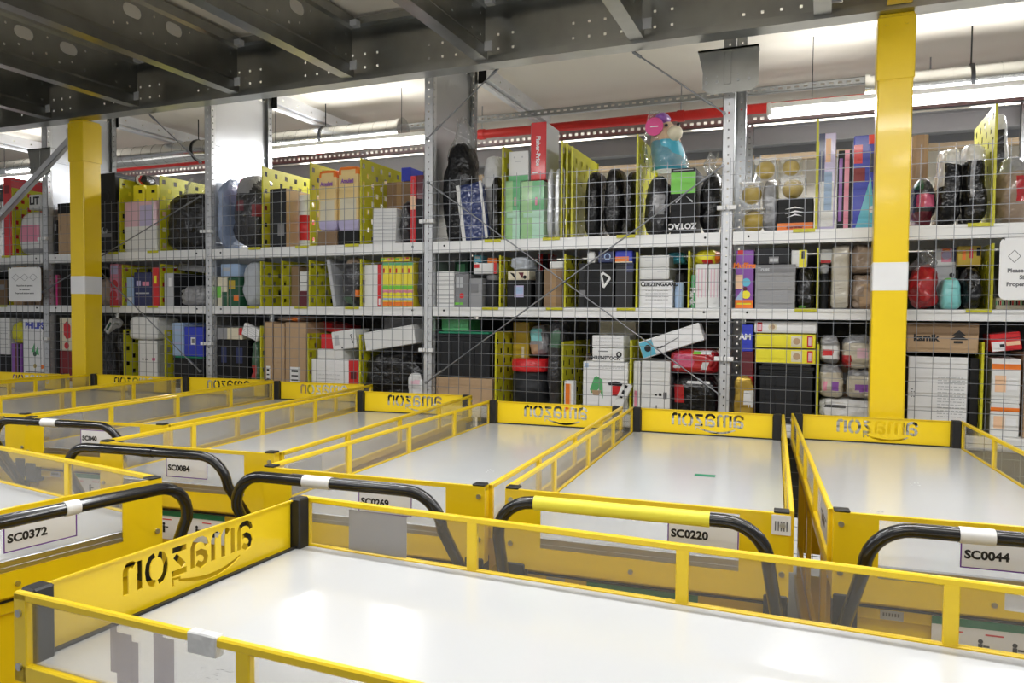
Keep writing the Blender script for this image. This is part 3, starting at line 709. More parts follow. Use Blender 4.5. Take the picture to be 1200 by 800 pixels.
def bx(name, label, cat, q, mt, dc=(), dep=.3, Y=4.70, z0=None, z1=None, side=None, top=None, group=None, tilt=0, yaw=0, ch=.004, kind='box'):
    a, b, c, d = place_z(q, Y, z0, z1); w, h = b-a, d-c; m = MB()
    m.box(-w/2, 0, 0, w/2, dep, h, mt, ch)
    if kind == 'carton':
        m.box(-.02, -.0006, h*.0, .02, 0, h, 'tape_brown'); m.box(-.02, 0, h, .02, dep, h+.0006, 'tape_brown')
        m.box(-w/2+.004, -.0004, h*.5-.0008, w/2-.004, 0, h*.5+.0008, 'carton_dark')
    if kind == 'box':
        m.box(-w/2+.006, .03, h-.0002, w/2-.006, .0316, h+.0006, 'grey_ink'); m.box(-w/2-.0005, .004, h*.96, -w/2, dep-.004, h*.964, 'grey_ink'); m.box(w/2, .004, h*.96, w/2+.0005, dep-.004, h*.964, 'grey_ink')
    if kind == 'tote':
        m.box(-w/2-.008, -.008, h-.022, w/2+.008, dep+.008, h, mt, .004); m.box(-w/2-.004, -.004, h-.05, w/2+.004, dep+.004, h-.04, mt, .002)
        for k in range(5): u = -w/2+.03+(w-.06)*k/4; m.box(u-.003, -.005, .02, u+.003, 0, h-.05, mt)
        m.box(-w/2+.01, 0, h, w/2-.01, dep, h+.014, top or mt, .004)
    elif top: m.box(-w/2+.004, .004, h, w/2-.004, dep-.004, h+.001, top)
    if side: m.box(w/2, .004, .004, w/2+.001, dep-.004, h-.004, side); m.box(-w/2-.001, .004, .004, -w/2, dep-.004, h-.004, side)
    deco(m, w, h, dc)
    o = m.build(name, None)
    cx, cz = (a+b)/2, (c+d)/2; t = R(tilt)      # tilt turns it in the plane of the rack front about its own centre
    o.rotation_euler = (0, t, R(yaw)); o.location = (cx - sin(t)*h/2, Y, cz - cos(t)*h/2)
    return tag(o, label, cat, group)
def bag(name, label, cat, q, mt, dep=.26, Y=4.69, z0=None, z1=None, p=3.4, amp=.10, seed=1, paint=(), group=None, lean=0, tuft=0, tuftmat='clear_film', fr=5.0):
    a, b, c, d = place_z(q, Y, z0, z1); w, h = b-a, d-c; m = MB(); NU, NV = 56, 34
    th = h*(.80 if tuft else 1.0)
    def sp(x): return math.copysign(abs(x)**(2/p), x)
    vs = []; 
    for j in range(NV+1):
        ph = -pi/2+pi*j/NV
        for i in range(NU):
            la = 2*pi*i/NU-pi/2
            x, y, z = sp(cos(ph))*sp(cos(la)), sp(cos(ph))*sp(sin(la)), sp(sin(ph))
            t_ = (z+1)/2; tp = 1 if p >= 5 else 1.06-.30*t_**2*(.5+noise.noise(Vector((seed*1.7, 2, 1))))
            P = Vector((x*w/2, y*dep/2, z*th/2)); k = fr/max(.15, th)
            n = noise.noise(P*k+Vector((seed*7.1, 0, 0))); n2 = noise.noise(Vector((P.x*k*4+P.z*k*1.5, P.y*k*3, P.z*k*1.6+seed*3.3)))
            n3 = noise.noise(P*k*7+Vector((0, seed, 0)))
            f = 1+amp*(n*1.7+(.5-abs(n2)*2)*.55+n3*.35)
            sx_ = amp*.9*noise.noise(Vector((seed*2.3, 0, t_*3)))*w
            P = Vector((max(-w*.5, min(w*.5, P.x*f*tp+sx_)), P.y*f, P.z*(1+amp*(n*.8+n3*.3))))
            zz = P.z+th/2; zz = max(0, min(th, zz)) if z < 0 else min(th*1.02, zz)
            vs.append((P.x+lean*(zz/h), P.y+dep/2, zz))
    mi = []
    groups = {}
    for j in range(NV):
        for i in range(NU):
            f = (j*NU+i, j*NU+(i+1) % NU, (j+1)*NU+(i+1) % NU, (j+1)*NU+i)
            cx = sum(vs[k][0]-lean*vs[k][2]/h for k in f)/4/w+.5; cy = sum(vs[k][1] for k in f)/4; cz = 1-sum(vs[k][2] for k in f)/4/th
            mm = mt
            for (u0, v0, u1, v1, pm) in paint:
                if u0 <= cx <= u1 and v0 <= cz <= v1 and cy < dep*.75: mm = pm
            groups.setdefault(mm, []).append(f)
    base = len(m.v); m.v += vs
    for mm, fs in groups.items():
        i = m.mi(mm); m.f += fs; m.m += [i]*len(fs); m.sm += [True]*len(fs)
    o = m.build(name); o.location = ((a+b)/2-lean*.5, Y, c)
    if tuft:
        m = MB(); n = 26; rows = 8; V = []
        for r_ in range(rows+1):
            t = r_/rows; zz = th*.86+(h-th*.86)*t*1.02; wd = w*(.36+.10*cos(t*4+seed))*(1-.45*t)
            for k in range(n):
                an = 2*pi*k/n; rr = 1+.22*sin(an*5+seed+t*3)+.12*noise.noise(Vector((an, t*3, seed)))
                V.append((lean*zz/h+cos(an)*wd*rr+.02*sin(seed+t*5), dep/2+sin(an)*dep*.30*rr*(1-.5*t), zz+.02*sin(an*3+seed)*t))
        m.add(V, [(r_*n+k, r_*n+(k+1) % n, (r_+1)*n+(k+1) % n, (r_+1)*n+k) for r_ in range(rows) for k in range(n)], tuftmat, True)
        t_ = m.build('bag_neck', o); tag(t_, 'clear crumpled film at the top')
    return tag(o, label, cat, group)
def jar(name, label, cat, q, body, lid, Y=4.71, z0=None, z1=None, lidh=.2, bands=(), group=None, neck=.8):
    a, b, c, d = place_z(q, Y, z0, z1); r, h = (b-a)/2, d-c; m = MB(); hb = h*(1-lidh)
    m.lathe(0, 0, [(r*.94, 0), (r, .01), (r, hb*.86), (r*neck, hb)], body, 24)
    for (v0, v1, mt) in bands: m.lathe(0, 0, [(r*1.008, h*(1-v1)), (r*1.008, h*(1-v0))], mt, 24)
    o = m.build(name); k = MB(); rl = r*neck*1.06
    k.lathe(0, 0, [(rl, hb-.002), (rl*1.02, hb+.01), (rl*1.02, h-.008), (rl*.94, h)], lid, 24)
    for i in range(24): an = 2*pi*i/24; k.box(cos(an)*rl*1.02-.0015, sin(an)*rl*1.02-.0015, hb+.012, cos(an)*rl*1.02+.0015, sin(an)*rl*1.02+.0015, h-.012, lid)
    k.build('lid', o)
    o.location = ((a+b)/2, Y+r, c); return tag(o, label, cat, group)
def divider(px, ym, z0, z1, label, foot=True, dx=0, deep=.60, Y=4.668, lean=0):
    X = at(px, ym, Y).x+dx; m = MB(); H = z1-z0-.004; WALLS.append((X, .004, .015, z0, z1))
    ug = [0]; k = .028
    while k+.032 < deep: ug += [k, k+.032]; k += .060
    ug.append(deep); vg = [0]; k = .03
    while k+.036 < H: vg += [k, k+.036]; k += .066
    vg.append(H)
    m.plate(ug, vg, lambda i, j: i % 2 == 1 and j % 2 == 1 and ((i//2)+(j//2)) % 2 == 0, .0018, lambda a, b, c: (c+lean*b, a, b), 'yellow_div')
    m.plate([0, .012], vg, lambda i, j: False, .0018, lambda a, b, c: (a+lean*b, c-.001, b), 'yellow_div')
    m.plate([0, .012], [0, H], lambda i, j: False, .0018, lambda a, b, c: (a+lean*b, deep-c, b), 'yellow_div')
    o = m.build('shelf_divider'); o.location = (X, Y, z0+.002)
    if foot: MB().box(-.115, -.026, -.001, .004, .03, .0015, 'yellow_div').box(-.115, -.026, -.018, .004, -.0205, -.001, 'yellow_div').build('foot', o)
    return tag(o, label, 'divider', 'yellow perforated shelf dividers')
T1 = 2.79
for px, lb in ((14, 'red box and white pink bag at the far left'), (140, 'tall dark box and pink striped pack'), (187, 'pink striped pack and crumpled black bag'), (307, 'grey red bag and dark box with brown side'), (363, 'red roll and orange paper sacks'), (422, 'orange paper sacks and white paper stack'), (588, 'navy pack and green boxes'), (745, 'black bags and clear bagged plush toy'), (955, 'black orange shoe box and blue white box'), (1163, 'white tipped black bags and clear brown bag')):
    divider(px, 245, S1, T1, 'yellow top shelf divider between '+lb)
for k, lb in enumerate(('first of the three yellow dividers left of the three black bags, nearest the silver rolls', 'middle of the three yellow dividers left of the three black bags on the top shelf', 'last of the three yellow dividers, nearest the three black bags on the top shelf')):
    divider(657, 245, S1, T1-.02*k, lb, foot=(k == 0), dx=.035*k)
for px, lb in ((10, 'left of the hanging sign at the left edge'), (143, 'left of the light blue box'), (187, 'between red box and grey carton'), (305, 'left of the second wide yellow plate'), (362, 'left of the slanted grey board'), (422, 'beside the white box with red edge'), (585, 'left of the black box with blue picture'), (661, 'between brown carton and black box with white triangle'), (745, 'left of the stacked white boxes'), (957, 'right of the black bag with hang tag'), (1161, 'left of the hanging sign at the right edge')):
    divider(px, 330, S2, 2.055, 'yellow middle shelf divider '+lb)
divider(806, 330, S2, 2.055, 'thin yellow divider on the middle shelf touching the slim green box', foot=False)
for px, lb, t in ((145, 'left of the white wrapped parcels', 1.5), (193, 'right of the white wrapped parcels', 1.5), (305, 'left of the three brown cartons', 1.55), (360, 'right of the three brown cartons', 1.5), (421, 'left of the glossy black sack', 1.5), (580, 'left of the black jar with red lid', 1.54), (658, 'behind the slim orange and white pack', 1.48), (738, 'right of the plant picture box', 1.50), (957, 'right of the two yellow boxes', 1.5), (1150, 'left of the two white and orange boxes', 1.53)):
    divider(px, 430, S3, t, 'yellow lowest shelf divider '+lb, foot=False)

# --- top shelf
bx('box', 'tall red box at the far left of the top shelf', 'box', (4, 208, 13, 300), 'red', [('r',.2,.1,.8,.2,'darkred')], z0=S1, dep=.4, Y=4.71)
bag('polybag', 'white poly bag with pink print on the top shelf at the far left', 'bag', (16, 247, 47, 300), 'bag_white', z0=S1, paint=[(.1,.30,.9,.58,'pink'), (.15,.62,.85,.66,'pink'), (.1,.85,.9,.93,'midgrey')], amp=.03)
bx('box', 'white box with black letters standing behind the white and pink bag', 'box', (34, 228, 47, 246), 'white_card', [('t','LIT',.5,.4,.5,'ink')], Y=4.74, dep=.2, z0=at(30, 246, 4.74).z)
bx('box', 'slim black box beside the first brown carton on the top shelf', 'box', (60, 258, 67, 300), 'dark', [('r',.2,.1,.8,.3,'grey')], z0=S1, dep=.3)
bx('box', 'brown box with dark top half hidden by the left yellow pillar', 'carton', (68, 238, 88, 300), 'carton', [('r',0,0,1,.2,'dark')], z0=S1, dep=.4, top='dark')
bx('box', 'tall charcoal box with faint round emblem right of the left yellow pillar', 'box', (113, 203, 135, 298), 'charcoal', [('c',.45,.29,.10,'dark'), ('c',.45,.29,.085,'charcoal'), ('c',.45,.29,.05,'dark'), ('c',.42,.72,.05,'lightgrey'), ('r',.05,.75,.8,.80,'grey'), ('c',.45,.70,.03,'charcoal')], z0=S1, dep=.42)
bag('wrapped_pack', 'pink and white shrink wrapped pack with vertical stripes', 'pack', (141, 235, 183, 297), 'palepink', z0=S1, p=16, amp=.012, dep=.34, paint=[(0,.62,1,1,'white_card'), (.12,.48,.45,.62,'pink'), (.12,.46,.45,.50,'maroon'), (.16,0,.2,.6,'white_card'), (.4,0,.44,.46,'white_card'), (.64,0,.68,.6,'white_card'), (.88,0,.92,.6,'white_card'), (.6,.1,.86,.5,'lilac')])
for k, (x0, x1, lb) in enumerate(((142, 156, 'left'), (157, 171, 'middle'), (172, 186, 'right'))):
    bx('box', 'small yellow box behind the pink striped pack, %s of three' % lb, 'box', (x0-1, 217, x1-2, 235), 'yellow_card', [('r',.5,.3,.8,.5,'dark')], Y=4.76, dep=.2, z0=at(162, 234.5, 4.69).z+.004, group='yellow boxes behind the pink pack')
bag('helmet', 'black and white helmet lying on boxes behind the pink striped pack', 'helmet', (144, 203, 165, 217), 'bag_black', Y=4.78, dep=.2, z0=at(162, 217, 4.76).z+.004, p=2.2, amp=.02, paint=[(.45,.0,.7,1,'white_plastic'), (.7,.2,.8,1,'red')])
bag('polybag', 'big crumpled black bag with shiny clear top left of the bright steel sheet', 'bag', (191, 207, 239, 296), 'bag_black', z0=S1, p=4, seed=3, amp=.06, tuft=1, dep=.36)
bag('polybag', 'narrow pale blue bag right of the upright with bright side sheet', 'bag', (250, 207, 262, 293), 'bag_blue', z0=S1, p=3, seed=4, dep=.3)
bag('backpack', 'grey and black backpack with red trim in a clear bag', 'backpack', (263, 202, 305, 292), 'bag_dark', z0=S1, p=2.6, seed=5, amp=.09, dep=.4, paint=[(0,.02,.35,.3,'bag_pink'), (.3,.0,.7,.28,'bag_grey'), (.35,.35,.5,.5,'maroon'), (.75,.42,1,.58,'darkred'), (0,.6,.15,1,'bag_grey')])
bx('box', 'dark grey box with brown side on the top shelf', 'box', (316, 221, 335, 290), 'charcoal', [('r',.5,.6,.9,.8,'grey')], z0=S1, dep=.5, side='carton', top='carton_dark')
jar('bottle', 'red cylinder with white ends beside the brown sided box', 'bottle', (347, 228, 361, 287), 'white_card', 'white_plastic', z0=S1, lidh=.12, bands=[(.38,.85,'red')], neck=.9, Y=4.80)
for (x0, y0, x1, lb, sd_) in ((373, 199, 394, 'left', 2), (396, 195, 420, 'right', 7)):
    o_ = bag('paper_sack', 'orange and yellow paper sack with blue foot, %s of the two' % lb, 'sack', (x0, y0, x1, 270), 'sack_paper', dep=.14, p=12, amp=.03, seed=sd_, group='orange paper sacks', paint=[(0,.0,1,.13,'orange'), (.3,.05,.7,.12,'sack_paper'), (.1,.38,.9,.70,'cream'), (.2,.42,.55,.50,'lilac'), (.3,.5,.7,.53,'red'), (0,.74,1,1,'lilac'), (.35,.6,.6,.66,'skyblue')])
    MB().text('Amuleti', Matrix.Translation((0, -.012, (at(400, y0, 4.69).z-at(400, 270, 4.69).z)*.74)) @ Matrix.Diagonal((.8,1,1,1)), .030, 'violet').build('printed_text', o_)
bx('box', 'low dark brown box under the left orange paper sack', 'box', (372, 270, 395, 286), 'carton_dark', z0=S1, dep=.3, Y=4.70)
bx('box', 'low black box under the right orange paper sack', 'box', (396, 270, 420, 286), 'dark', z0=S1, dep=.3, Y=4.70)
bx('paper_stack', 'stack of white paper cups beside the divider on the top shelf', 'stack', (437, 244, 464, 284), 'white_card', [('r',0,.1*k,1,.1*k+.012,'lightgrey') for k in range(1, 10)], z0=S1, dep=.22, tilt=2)
bx('box', 'brown shadowed carton behind the white paper stack', 'carton', (453, 213, 482, 262), 'carton_dark', Y=4.97, dep=.24, z0=S1, kind='carton')  # shadowed look put into the darker carton colour
bag('polybag', 'dark grey drawstring bag right of the white paper stack', 'bag', (465, 234, 480, 284), 'bag_dark', z0=S1, p=2.4, seed=8, dep=.2)
bx('book', 'tall thin red book standing left of the centre upright', 'book', (481, 206, 487, 283), 'red', [('r',0,.3,1,.5,'peach')], z0=S1, dep=.28, ch=.002)
bx('box', 'dark maroon box touching the centre upright on the top shelf', 'box', (488, 205, 496, 283), 'maroon', [('r',0,.35,1,1,'charcoal')], z0=S1, dep=.3)
bx('box', 'small blue box peeking above the red book', 'box', (470, 196, 481, 212), 'blue', Y=4.97, dep=.2, z0=at(466, 213, 4.97).z+.001)
bag('polybag', 'large black bag with tall clear crumpled neck right of the centre upright', 'bag', (513, 138, 552, 280), 'bag_black', z0=S1, p=3.2, seed=11, tuft=1, dep=.2, Y=4.765)
bx('bedding_pack', 'navy quilted pack with white edges leaning on the top shelf', 'pack', (538, 214, 568, 278), 'bag_navy', [('r',0,0,.14,1,'white_card'), ('r',.9,0,1,1,'white_card')], z0=S1+.004, dep=.07, tilt=-8, Y=4.685, ch=.02, kind='pack')
bag('polybag', 'white crumpled bag behind the navy quilted pack', 'bag', (562, 182, 588, 250), 'bag_white', Y=4.82, seed=12, dep=.26, z0=S1)
bag('polybag', 'narrow black bag left of the two green boxes', 'bag', (574, 206, 584, 277), 'bag_black', Y=4.69, seed=13, dep=.12, z0=S1)
for x0, x1, lb in ((588, 609, 'left'), (611, 637, 'right')):
    bx('box', 'glossy green box with pale left half, %s one of the pair' % lb, 'box', (x0, 212, x1, 277), 'mint', [('r',0,0,.5,1,'palegreen'), ('r',.5,0,1,.5,'green'), ('r',.62,.28,.72,.42,'pink'), ('r',.1,.55,.9,.62,'mint')], z0=S1, dep=.32, group='green boxes on the top shelf')
bx('box', 'grey white carton with round dots standing behind the green boxes', 'box', (596, 177, 619, 211), 'white_card', [('r',0,.8,1,1,'green'), ('c',.3,.2,.03,'lightgrey'), ('c',.7,.2,.03,'lightgrey'), ('r',.35,.34,.65,.36,'lightgrey')], z0=at(610, 211.5, 4.70).z+.001, Y=4.72, dep=.24)
tall = bx('toy_box', 'tall red toy box in clear wrap reaching above the right green box', 'box', (622, 143, 640, 208), 'red', [('t','Fisher-Price',.5,.5,.075,'white_paper',90), ('r',.1,.86,.5,.88,'white_paper')], Y=4.72, dep=.26, side='lightgrey', z0=at(630, 211, 4.72).z)
for x0, x1, lb in ((640, 647, 'left'), (649, 656, 'right')):
    bag('foil_roll', 'silver foil wrapped roll, %s of the two before the dividers' % lb, 'roll', (x0, 196, x1, 276), 'bag_silver', z0=S1, p=3.5, amp=.03, dep=.12, seed=x0, group='silver foil rolls')
for k, (x0, x1, y0, lb) in enumerate(((682, 702, 197, 'left'), (705, 728, 194, 'middle'), (731, 743, 197, 'right'))):
    bag('polybag', 'shiny black plastic wrapped bag, %s of the three between dividers' % lb, 'bag', (x0, y0, x1, 274), 'bag_black', z0=S1, p=3.4, seed=20+k, amp=.05, dep=.34, Y=4.70, group='black plastic bags between the dividers')
# plush toy in a clear bag
def plush():
    a, b, c, d = place_z((757, 127, 803, 196), 4.76, None, None); w, h = b-a, d-c; e = empty('plush_toy', ((a+b)/2, 4.76, c)); zb = 0
    m = MB(); n = 26
    def blob_(cx, cy, cz, rx, ry, rz, mt, sd_=0):
        vs = []
        for j in range(15):
            ph = -pi/2+pi*j/14
            for i in range(20):
                la = 2*pi*i/20; f = 1+.08*noise.noise(Vector((cos(la)*2, sin(la)*2, ph*2+sd_)))
                vs.append((cx+rx*cos(ph)*cos(la)*f, cy+ry*cos(ph)*sin(la)*f, cz+rz*sin(ph)*f))
        return MB().add(vs, [(j*20+i, j*20+(i+1) % 20, (j+1)*20+(i+1) % 20, (j+1)*20+i) for j in range(14) for i in range(20)], mt, True)
    def loft(t0, t1, mt_, nm, lb):
        V = []; rows_ = 14
        for r_ in range(rows_+1):
            t = t0+(t1-t0)*r_/rows_; zz = h*t; wd = w*(.455-.12*t-.22*max(0, t-.45)**1.0-.9*max(0, t-.75)**2*4); sh = -.035*t/.5*max(.2, t)
            dd = .12*(1-.5*t*t)*(sin(pi*min(1, (t+.25)/.5)/2) if t < .25 else 1)
            for k in range(n):
                an = 2*pi*k/n; rr = 1+.05*sin(an*3+t*9)+.03*sin(an*7-t*14); V.append((sh+cos(an)*max(.01, wd)*rr, .125+sin(an)*dd*rr, zz))
        m_ = MB().add(V, [(r_*n+k, r_*n+(k+1) % n, (r_+1)*n+(k+1) % n, (r_+1)*n+k) for r_ in range(rows_) for k in range(n)], mt_, True)
        m_.add(V[:n], [tuple(range(n))[::-1]], mt_); m_.add(V[-n:], [tuple(range(n))], mt_)
        tag(m_.build(nm, e), lb)
    loft(0, .50, 'bag_skyblue', 'body', 'sky blue wrapping'); loft(.501, .93, 'skin_plush', 'head', 'light brown plush head')
    blob_(.05, .045, zb+h*.60, w*.20, .05, h*.13, 'cream', 5).build('muzzle', e)
    blob_(-.04, .1, zb+h*.88, w*.2, .08, h*.12, 'violet', 2).build('hair', e)
    for s in (.0, .075): MB().lathe(0, 0, [(.001, -.01), (.011, -.005), (.011, .005), (.001, .01)], 'ink', 10).build('eye', e, (s, .022, zb+h*.73))
    m = MB().tube([(-.075, .012, zb+h*.72), (-.075, .018, zb+h*.72)], .058, 'hotpink', 24, smooth=False); m.box(-.1, .0112, zb+h*.71, -.05, .012, zb+h*.73, 'white_paper'); tag(m.build('round_tag', e), 'round pink tag')
    V = []; rows = 10
    for r_ in range(rows+1):
        t = r_/rows; zz = zb+h*(.02+1.04*t); wd = w*(.54-.40*t*t); sh = -.10*t
        for k in range(n):
            an = 2*pi*k/n; rr = 1+.06*sin(an*4+t*4); V.append((sh+cos(an)*wd*rr, .12+sin(an)*.14*rr*(1-.85*t), zz))
    MB().add(V, [(r_*n+k, r_*n+(k+1) % n, (r_+1)*n+(k+1) % n, (r_+1)*n+k) for r_ in range(rows) for k in range(n)], 'clear_film', True).build('clear_bag', e)
    return tag(e, 'tall plush toy in clear and sky blue bag with a round pink tag', 'toy')
plush()
bag('polybag', 'black and clear wrapped pack with a white label between plush toy and black retail box', 'bag', (753, 204, 783, 273), 'bag_dark', z0=S1, p=3, seed=31, dep=.24, paint=[(.45,.35,.85,.65,'bag_grey')], Y=4.70)
bx('box', 'black retail box with green top band and upside down lettering', 'box', (786, 197, 815, 273), 'dark', [('r',0,.06,1,.38,'limegreen'), ('r',0,0,1,.06,'ink'), ('t','ZOTAC',.5,.88,.085,'white_paper',180), ('r',.1,.02,.9,.035,'lightgrey'), ('p',[(.2,.5),(.5,.42),(.22,.53)],'lightgrey'), ('p',[(.6,.42),(.9,.5),(.88,.53)],'lightgrey')], z0=S1, dep=.26)
bag('polybag', 'round black item in clear bag left of the bracketed upright', 'bag', (818, 178, 845, 272), 'bag_black', z0=S1, p=2.4, seed=33, tuft=1, dep=.24)
# clear packs with yellow balls
def ballpack(q, label, z0=None, Y=4.72):
    a, b, c, d = place_z(q, Y, z0, None); w, h = b-a, d-c; e = empty('ball_pack', ((a+b)/2, Y, c)); r = min(w, h)*.47
    n = 18; prof = [(.001, -r), (r*.38, -r*.92), (r*.7, -r*.71), (r*.92, -r*.38), (r, 0), (r*.92, r*.38), (r*.7, r*.71), (r*.38, r*.92), (.001, r)]
    MB().lathe(0, 0, [(x, z+h*.46) for x, z in prof], 'mustard', n).build('ball', e, (0, r+.01, 0))
    m = MB().box(-w/2, 0, 0, w/2, 2*r+.02, h, 'shell_film', .012); m.build('clear_shell', e)
    MB().box(-w/2+.004, .002, h*.86, w/2-.004, 2*r+.018, h*.88, 'white_paper').build('card_insert', e)
    return tag(e, label, 'pack', 'clear packs with mustard balls')
ballpack((867, 241, 897, 270), 'clear pack with mustard ball, bottom one left of the black orange box', z0=S1)
ballpack((867, 210, 893, 240), 'clear pack with mustard ball, left one in the second layer')
ballpack((912, 205, 945, 231), 'clear pack with mustard ball standing on the black orange box')
ballpack((882, 184, 911, 208), 'clear pack with mustard ball, topmost left one')
ballpack((913, 183, 940, 204), 'clear pack with mustard ball, topmost right one')
bag('polybag', 'silver crumpled film bag behind the mustard ball packs', 'bag', (893, 208, 912, 268), 'bag_grey', z0=S1, Y=4.74, seed=40, dep=.2)
bx('shoe_box', 'black box with orange foot strip and white swirl', 'box', (911, 232, 953, 269), 'dark', [('r',0,.76,1,1,'orange'), ('p',[(.2,.34),(.5,.26),(.75,.34),(.5,.31)],'white_paper'), ('p',[(.2,.48),(.5,.38),(.75,.44),(.5,.43)],'white_paper'), ('p',[(.25,.6),(.5,.48),(.7,.56),(.5,.53)],'white_paper'), ('t','sportwear',.5,.88,.08,'darkred')], z0=S1, dep=.3)
bx('box', 'tall pale blue and white glossy box right of the divider', 'box', (959, 156, 979, 268), 'lilac', [('r',0,0,.35,.5,'navy'), ('r',.4,.06,.7,.30,'peach'), ('r',.1,.5,.9,.97,'white_card'), ('r',.35,.4,.8,.8,'lightblue')], z0=S1, dep=.28)
bx('box', 'slim dark box with pink stripe beside the tall pale blue box', 'box', (982, 176, 998, 267), 'charcoal', [('r',.45,0,.8,1,'pink'), ('r',.05,.1,.3,.9,'violet')], z0=S1, dep=.28)
bx('toy_box', 'big blue toy box with red patches left of the right yellow pillar', 'box', (1000, 158, 1034, 267), 'blue', [('r',.0,.1,.3,.3,'red'), ('r',.5,0,1,.1,'red'), ('p',[(.1,1),(.6,.45),(.8,1)],'skyblue'), ('r',0,.35,.4,.5,'darkred'), ('c',.7,.8,.04,'white_paper'), ('c',.85,.6,.05,'lilac'), ('r',.55,.2,.95,.4,'navy')], z0=S1, dep=.3)
bx('box', 'tall brown cardboard box right of the right yellow pillar', 'carton', (1068, 158, 1087, 266), 'carton', z0=S1, Y=4.98, dep=.24, kind='carton')
bag('polybag', 'clear bag with pink and green cloth right of the right yellow pillar', 'bag', (1069, 206, 1099, 266), 'bag_dark', z0=S1, seed=44, p=2.2, dep=.22, paint=[(.1,.05,.45,.25,'darkgreen'), (.2,.35,.9,.6,'bag_pink'), (0,.7,.8,1,'maroon')], lean=0)
bag('polybag', 'black bag with white top, left of the two tall ones on the right', 'bag', (1100, 170, 1128, 266), 'bag_black', z0=S1, seed=45, p=4.2, amp=.13, dep=.3, paint=[(0,0,1,.24,'bag_white'), (0,.2,.25,.45,'bag_white')])
bag('polybag', 'black bag with white top, right of the two tall ones on the right', 'bag', (1129, 166, 1158, 266), 'bag_black', z0=S1, seed=46, p=4.2, amp=.13, dep=.3, paint=[(0,0,1,.22,'bag_white'), (.3,.22,.5,.6,'bag_grey')])
bag('polybag', 'black and white bag towering behind the right end divider', 'bag', (1158, 131, 1184, 210), 'bag_dark', z0=S1, Y=5.02, seed=47, p=4, dep=.24, paint=[(0,0,1,.14,'bag_white'), (.75,0,1,1,'bag_white'), (0,.55,.6,1,'bag_white')])
bag('polybag', 'clear bag with brown cloth at the right edge of the top shelf', 'bag', (1168, 180, 1215, 264), 'bag_brown', z0=S1, seed=48, p=2.6, dep=.3, paint=[(0,0,1,.25,'bag_grey'), (.5,.3,.8,.7,'bag_red')])

# --- middle shelf
for k, (x0, x1, y0, c_) in enumerate(((14, 28, 312, 'carton'), (29, 40, 318, 'carton_dark'), (41, 47, 322, 'carton'))):
    bx('box', ('brown carton half behind the hanging sign at the left edge', 'dark brown carton behind the hanging sign at the left edge', 'narrow brown carton between hanging sign and left upright')[k], 'box', (x0, y0, x1, 357), c_, z0=S2, dep=.3, kind='carton')
bx('box', 'maroon box left of the left yellow pillar on the middle shelf', 'box', (60, 322, 70, 357), 'maroon', [('r',.3,0,.6,1,'hotpink')], z0=S2)
bx('box', 'black box hidden behind the left yellow pillar on the middle shelf', 'box', (72, 312, 92, 357), 'dark', z0=S2)
bag('polybag', 'patterned cloth bag right of the left yellow pillar on the middle shelf', 'bag', (113, 325, 128, 357), 'bag_brown', z0=S2, seed=50, dep=.2)
bx('box', 'slim pink red flower box right of the left yellow pillar', 'box', (129, 309, 139, 357), 'pink', [('c',.5,.5,.12,'red'), ('c',.4,.75,.12,'red'), ('r',.1,.04,.9,.25,'lilac'), ('r',0,.85,1,1,'red')], z0=S2, dep=.2)
bx('box', 'light blue box next to the navy box on the middle shelf', 'box', (145, 325, 156, 358), 'lightblue', [('r',.1,.7,.9,.8,'white_card')], z0=S2)
bx('box', 'navy box with pale lettering left of the slim red box', 'box', (157, 319, 177, 358), 'navy', [('r',.15,.25,.4,.4,'lilac'), ('r',.5,.28,.9,.4,'pink'), ('r',.1,.6,.9,.64,'lightgrey')], z0=S2)
bx('box', 'slim bright red box with yellow mark on the middle shelf', 'box', (178, 313, 186, 357), 'red', [('r',.3,.22,.7,.42,'yellow_card')], z0=S2, dep=.28)
bx('box', 'grey carton with paper label and dark side beside the slim red box', 'box', (189, 320, 203, 357), 'lightgrey', [('r',.5,.15,.8,.42,'white_paper')], z0=S2, dep=.5, side='charcoal')
bx('board', 'flat grey board lying over the clear wrapped parcel', 'board', (196, 307, 240, 318), 'midgrey', z1=2.06, Y=4.85, dep=.3, kind='board', tilt=6)
bag('polybag', 'crumpled clear parcel left of the upright with bright sheet, middle shelf', 'bag', (208, 334, 239, 358), 'bag_grey', z0=S2, seed=52, amp=.09, dep=.3)
bx('box', 'pale blue box lying on top at the left of the third bay', 'box', (252, 309, 281, 323), 'lightblue', [('r',.1,.3,.5,.6,'lightgrey')], z0=at(266, 324, 4.74).z, Y=4.74)
bx('box', 'green and cream box under the pale blue box', 'box', (252, 325, 266, 357), 'cream', [('r',0,.3,.4,.7,'limegreen'), ('r',.5,.5,1,1,'darkgreen')], z0=S2)
bx('box', 'dark green box with yellow patches under the pale blue box', 'box', (267, 325, 281, 357), 'darkgreen', [('r',.1,.1,.6,.4,'mustard'), ('r',.5,.6,.9,.8,'orange')], z0=S2)
bag('polybag', 'pale grey cloth bag leaning by the wide yellow divider', 'bag', (281, 303, 303, 358), 'cloth_grey', z0=S2, z1=2.07, seed=55, amp=.1, dep=.3)
divider(330, 330, S2, 2.055, 'second wide yellow plate standing behind the first on the middle shelf', foot=False)
bx('box', 'dark brown box between the wide yellow dividers', 'box', (340, 312, 350, 357), 'carton_dark', z0=S2, Y=4.76)
bx('box', 'white tipped maroon box left of the yellow divider, middle shelf', 'box', (351, 318, 360, 357), 'white_card', [('r',0,.55,1,1,'maroon'), ('r',0,.3,1,.33,'grey')], z0=S2, Y=4.76)
bx('board', 'slanted grey cardboard sheet beside the dark backpack', 'board', (386, 303, 390, 357), 'lightgrey', z0=S2+.002, tilt=-10, dep=.3, Y=4.72, kind='board')
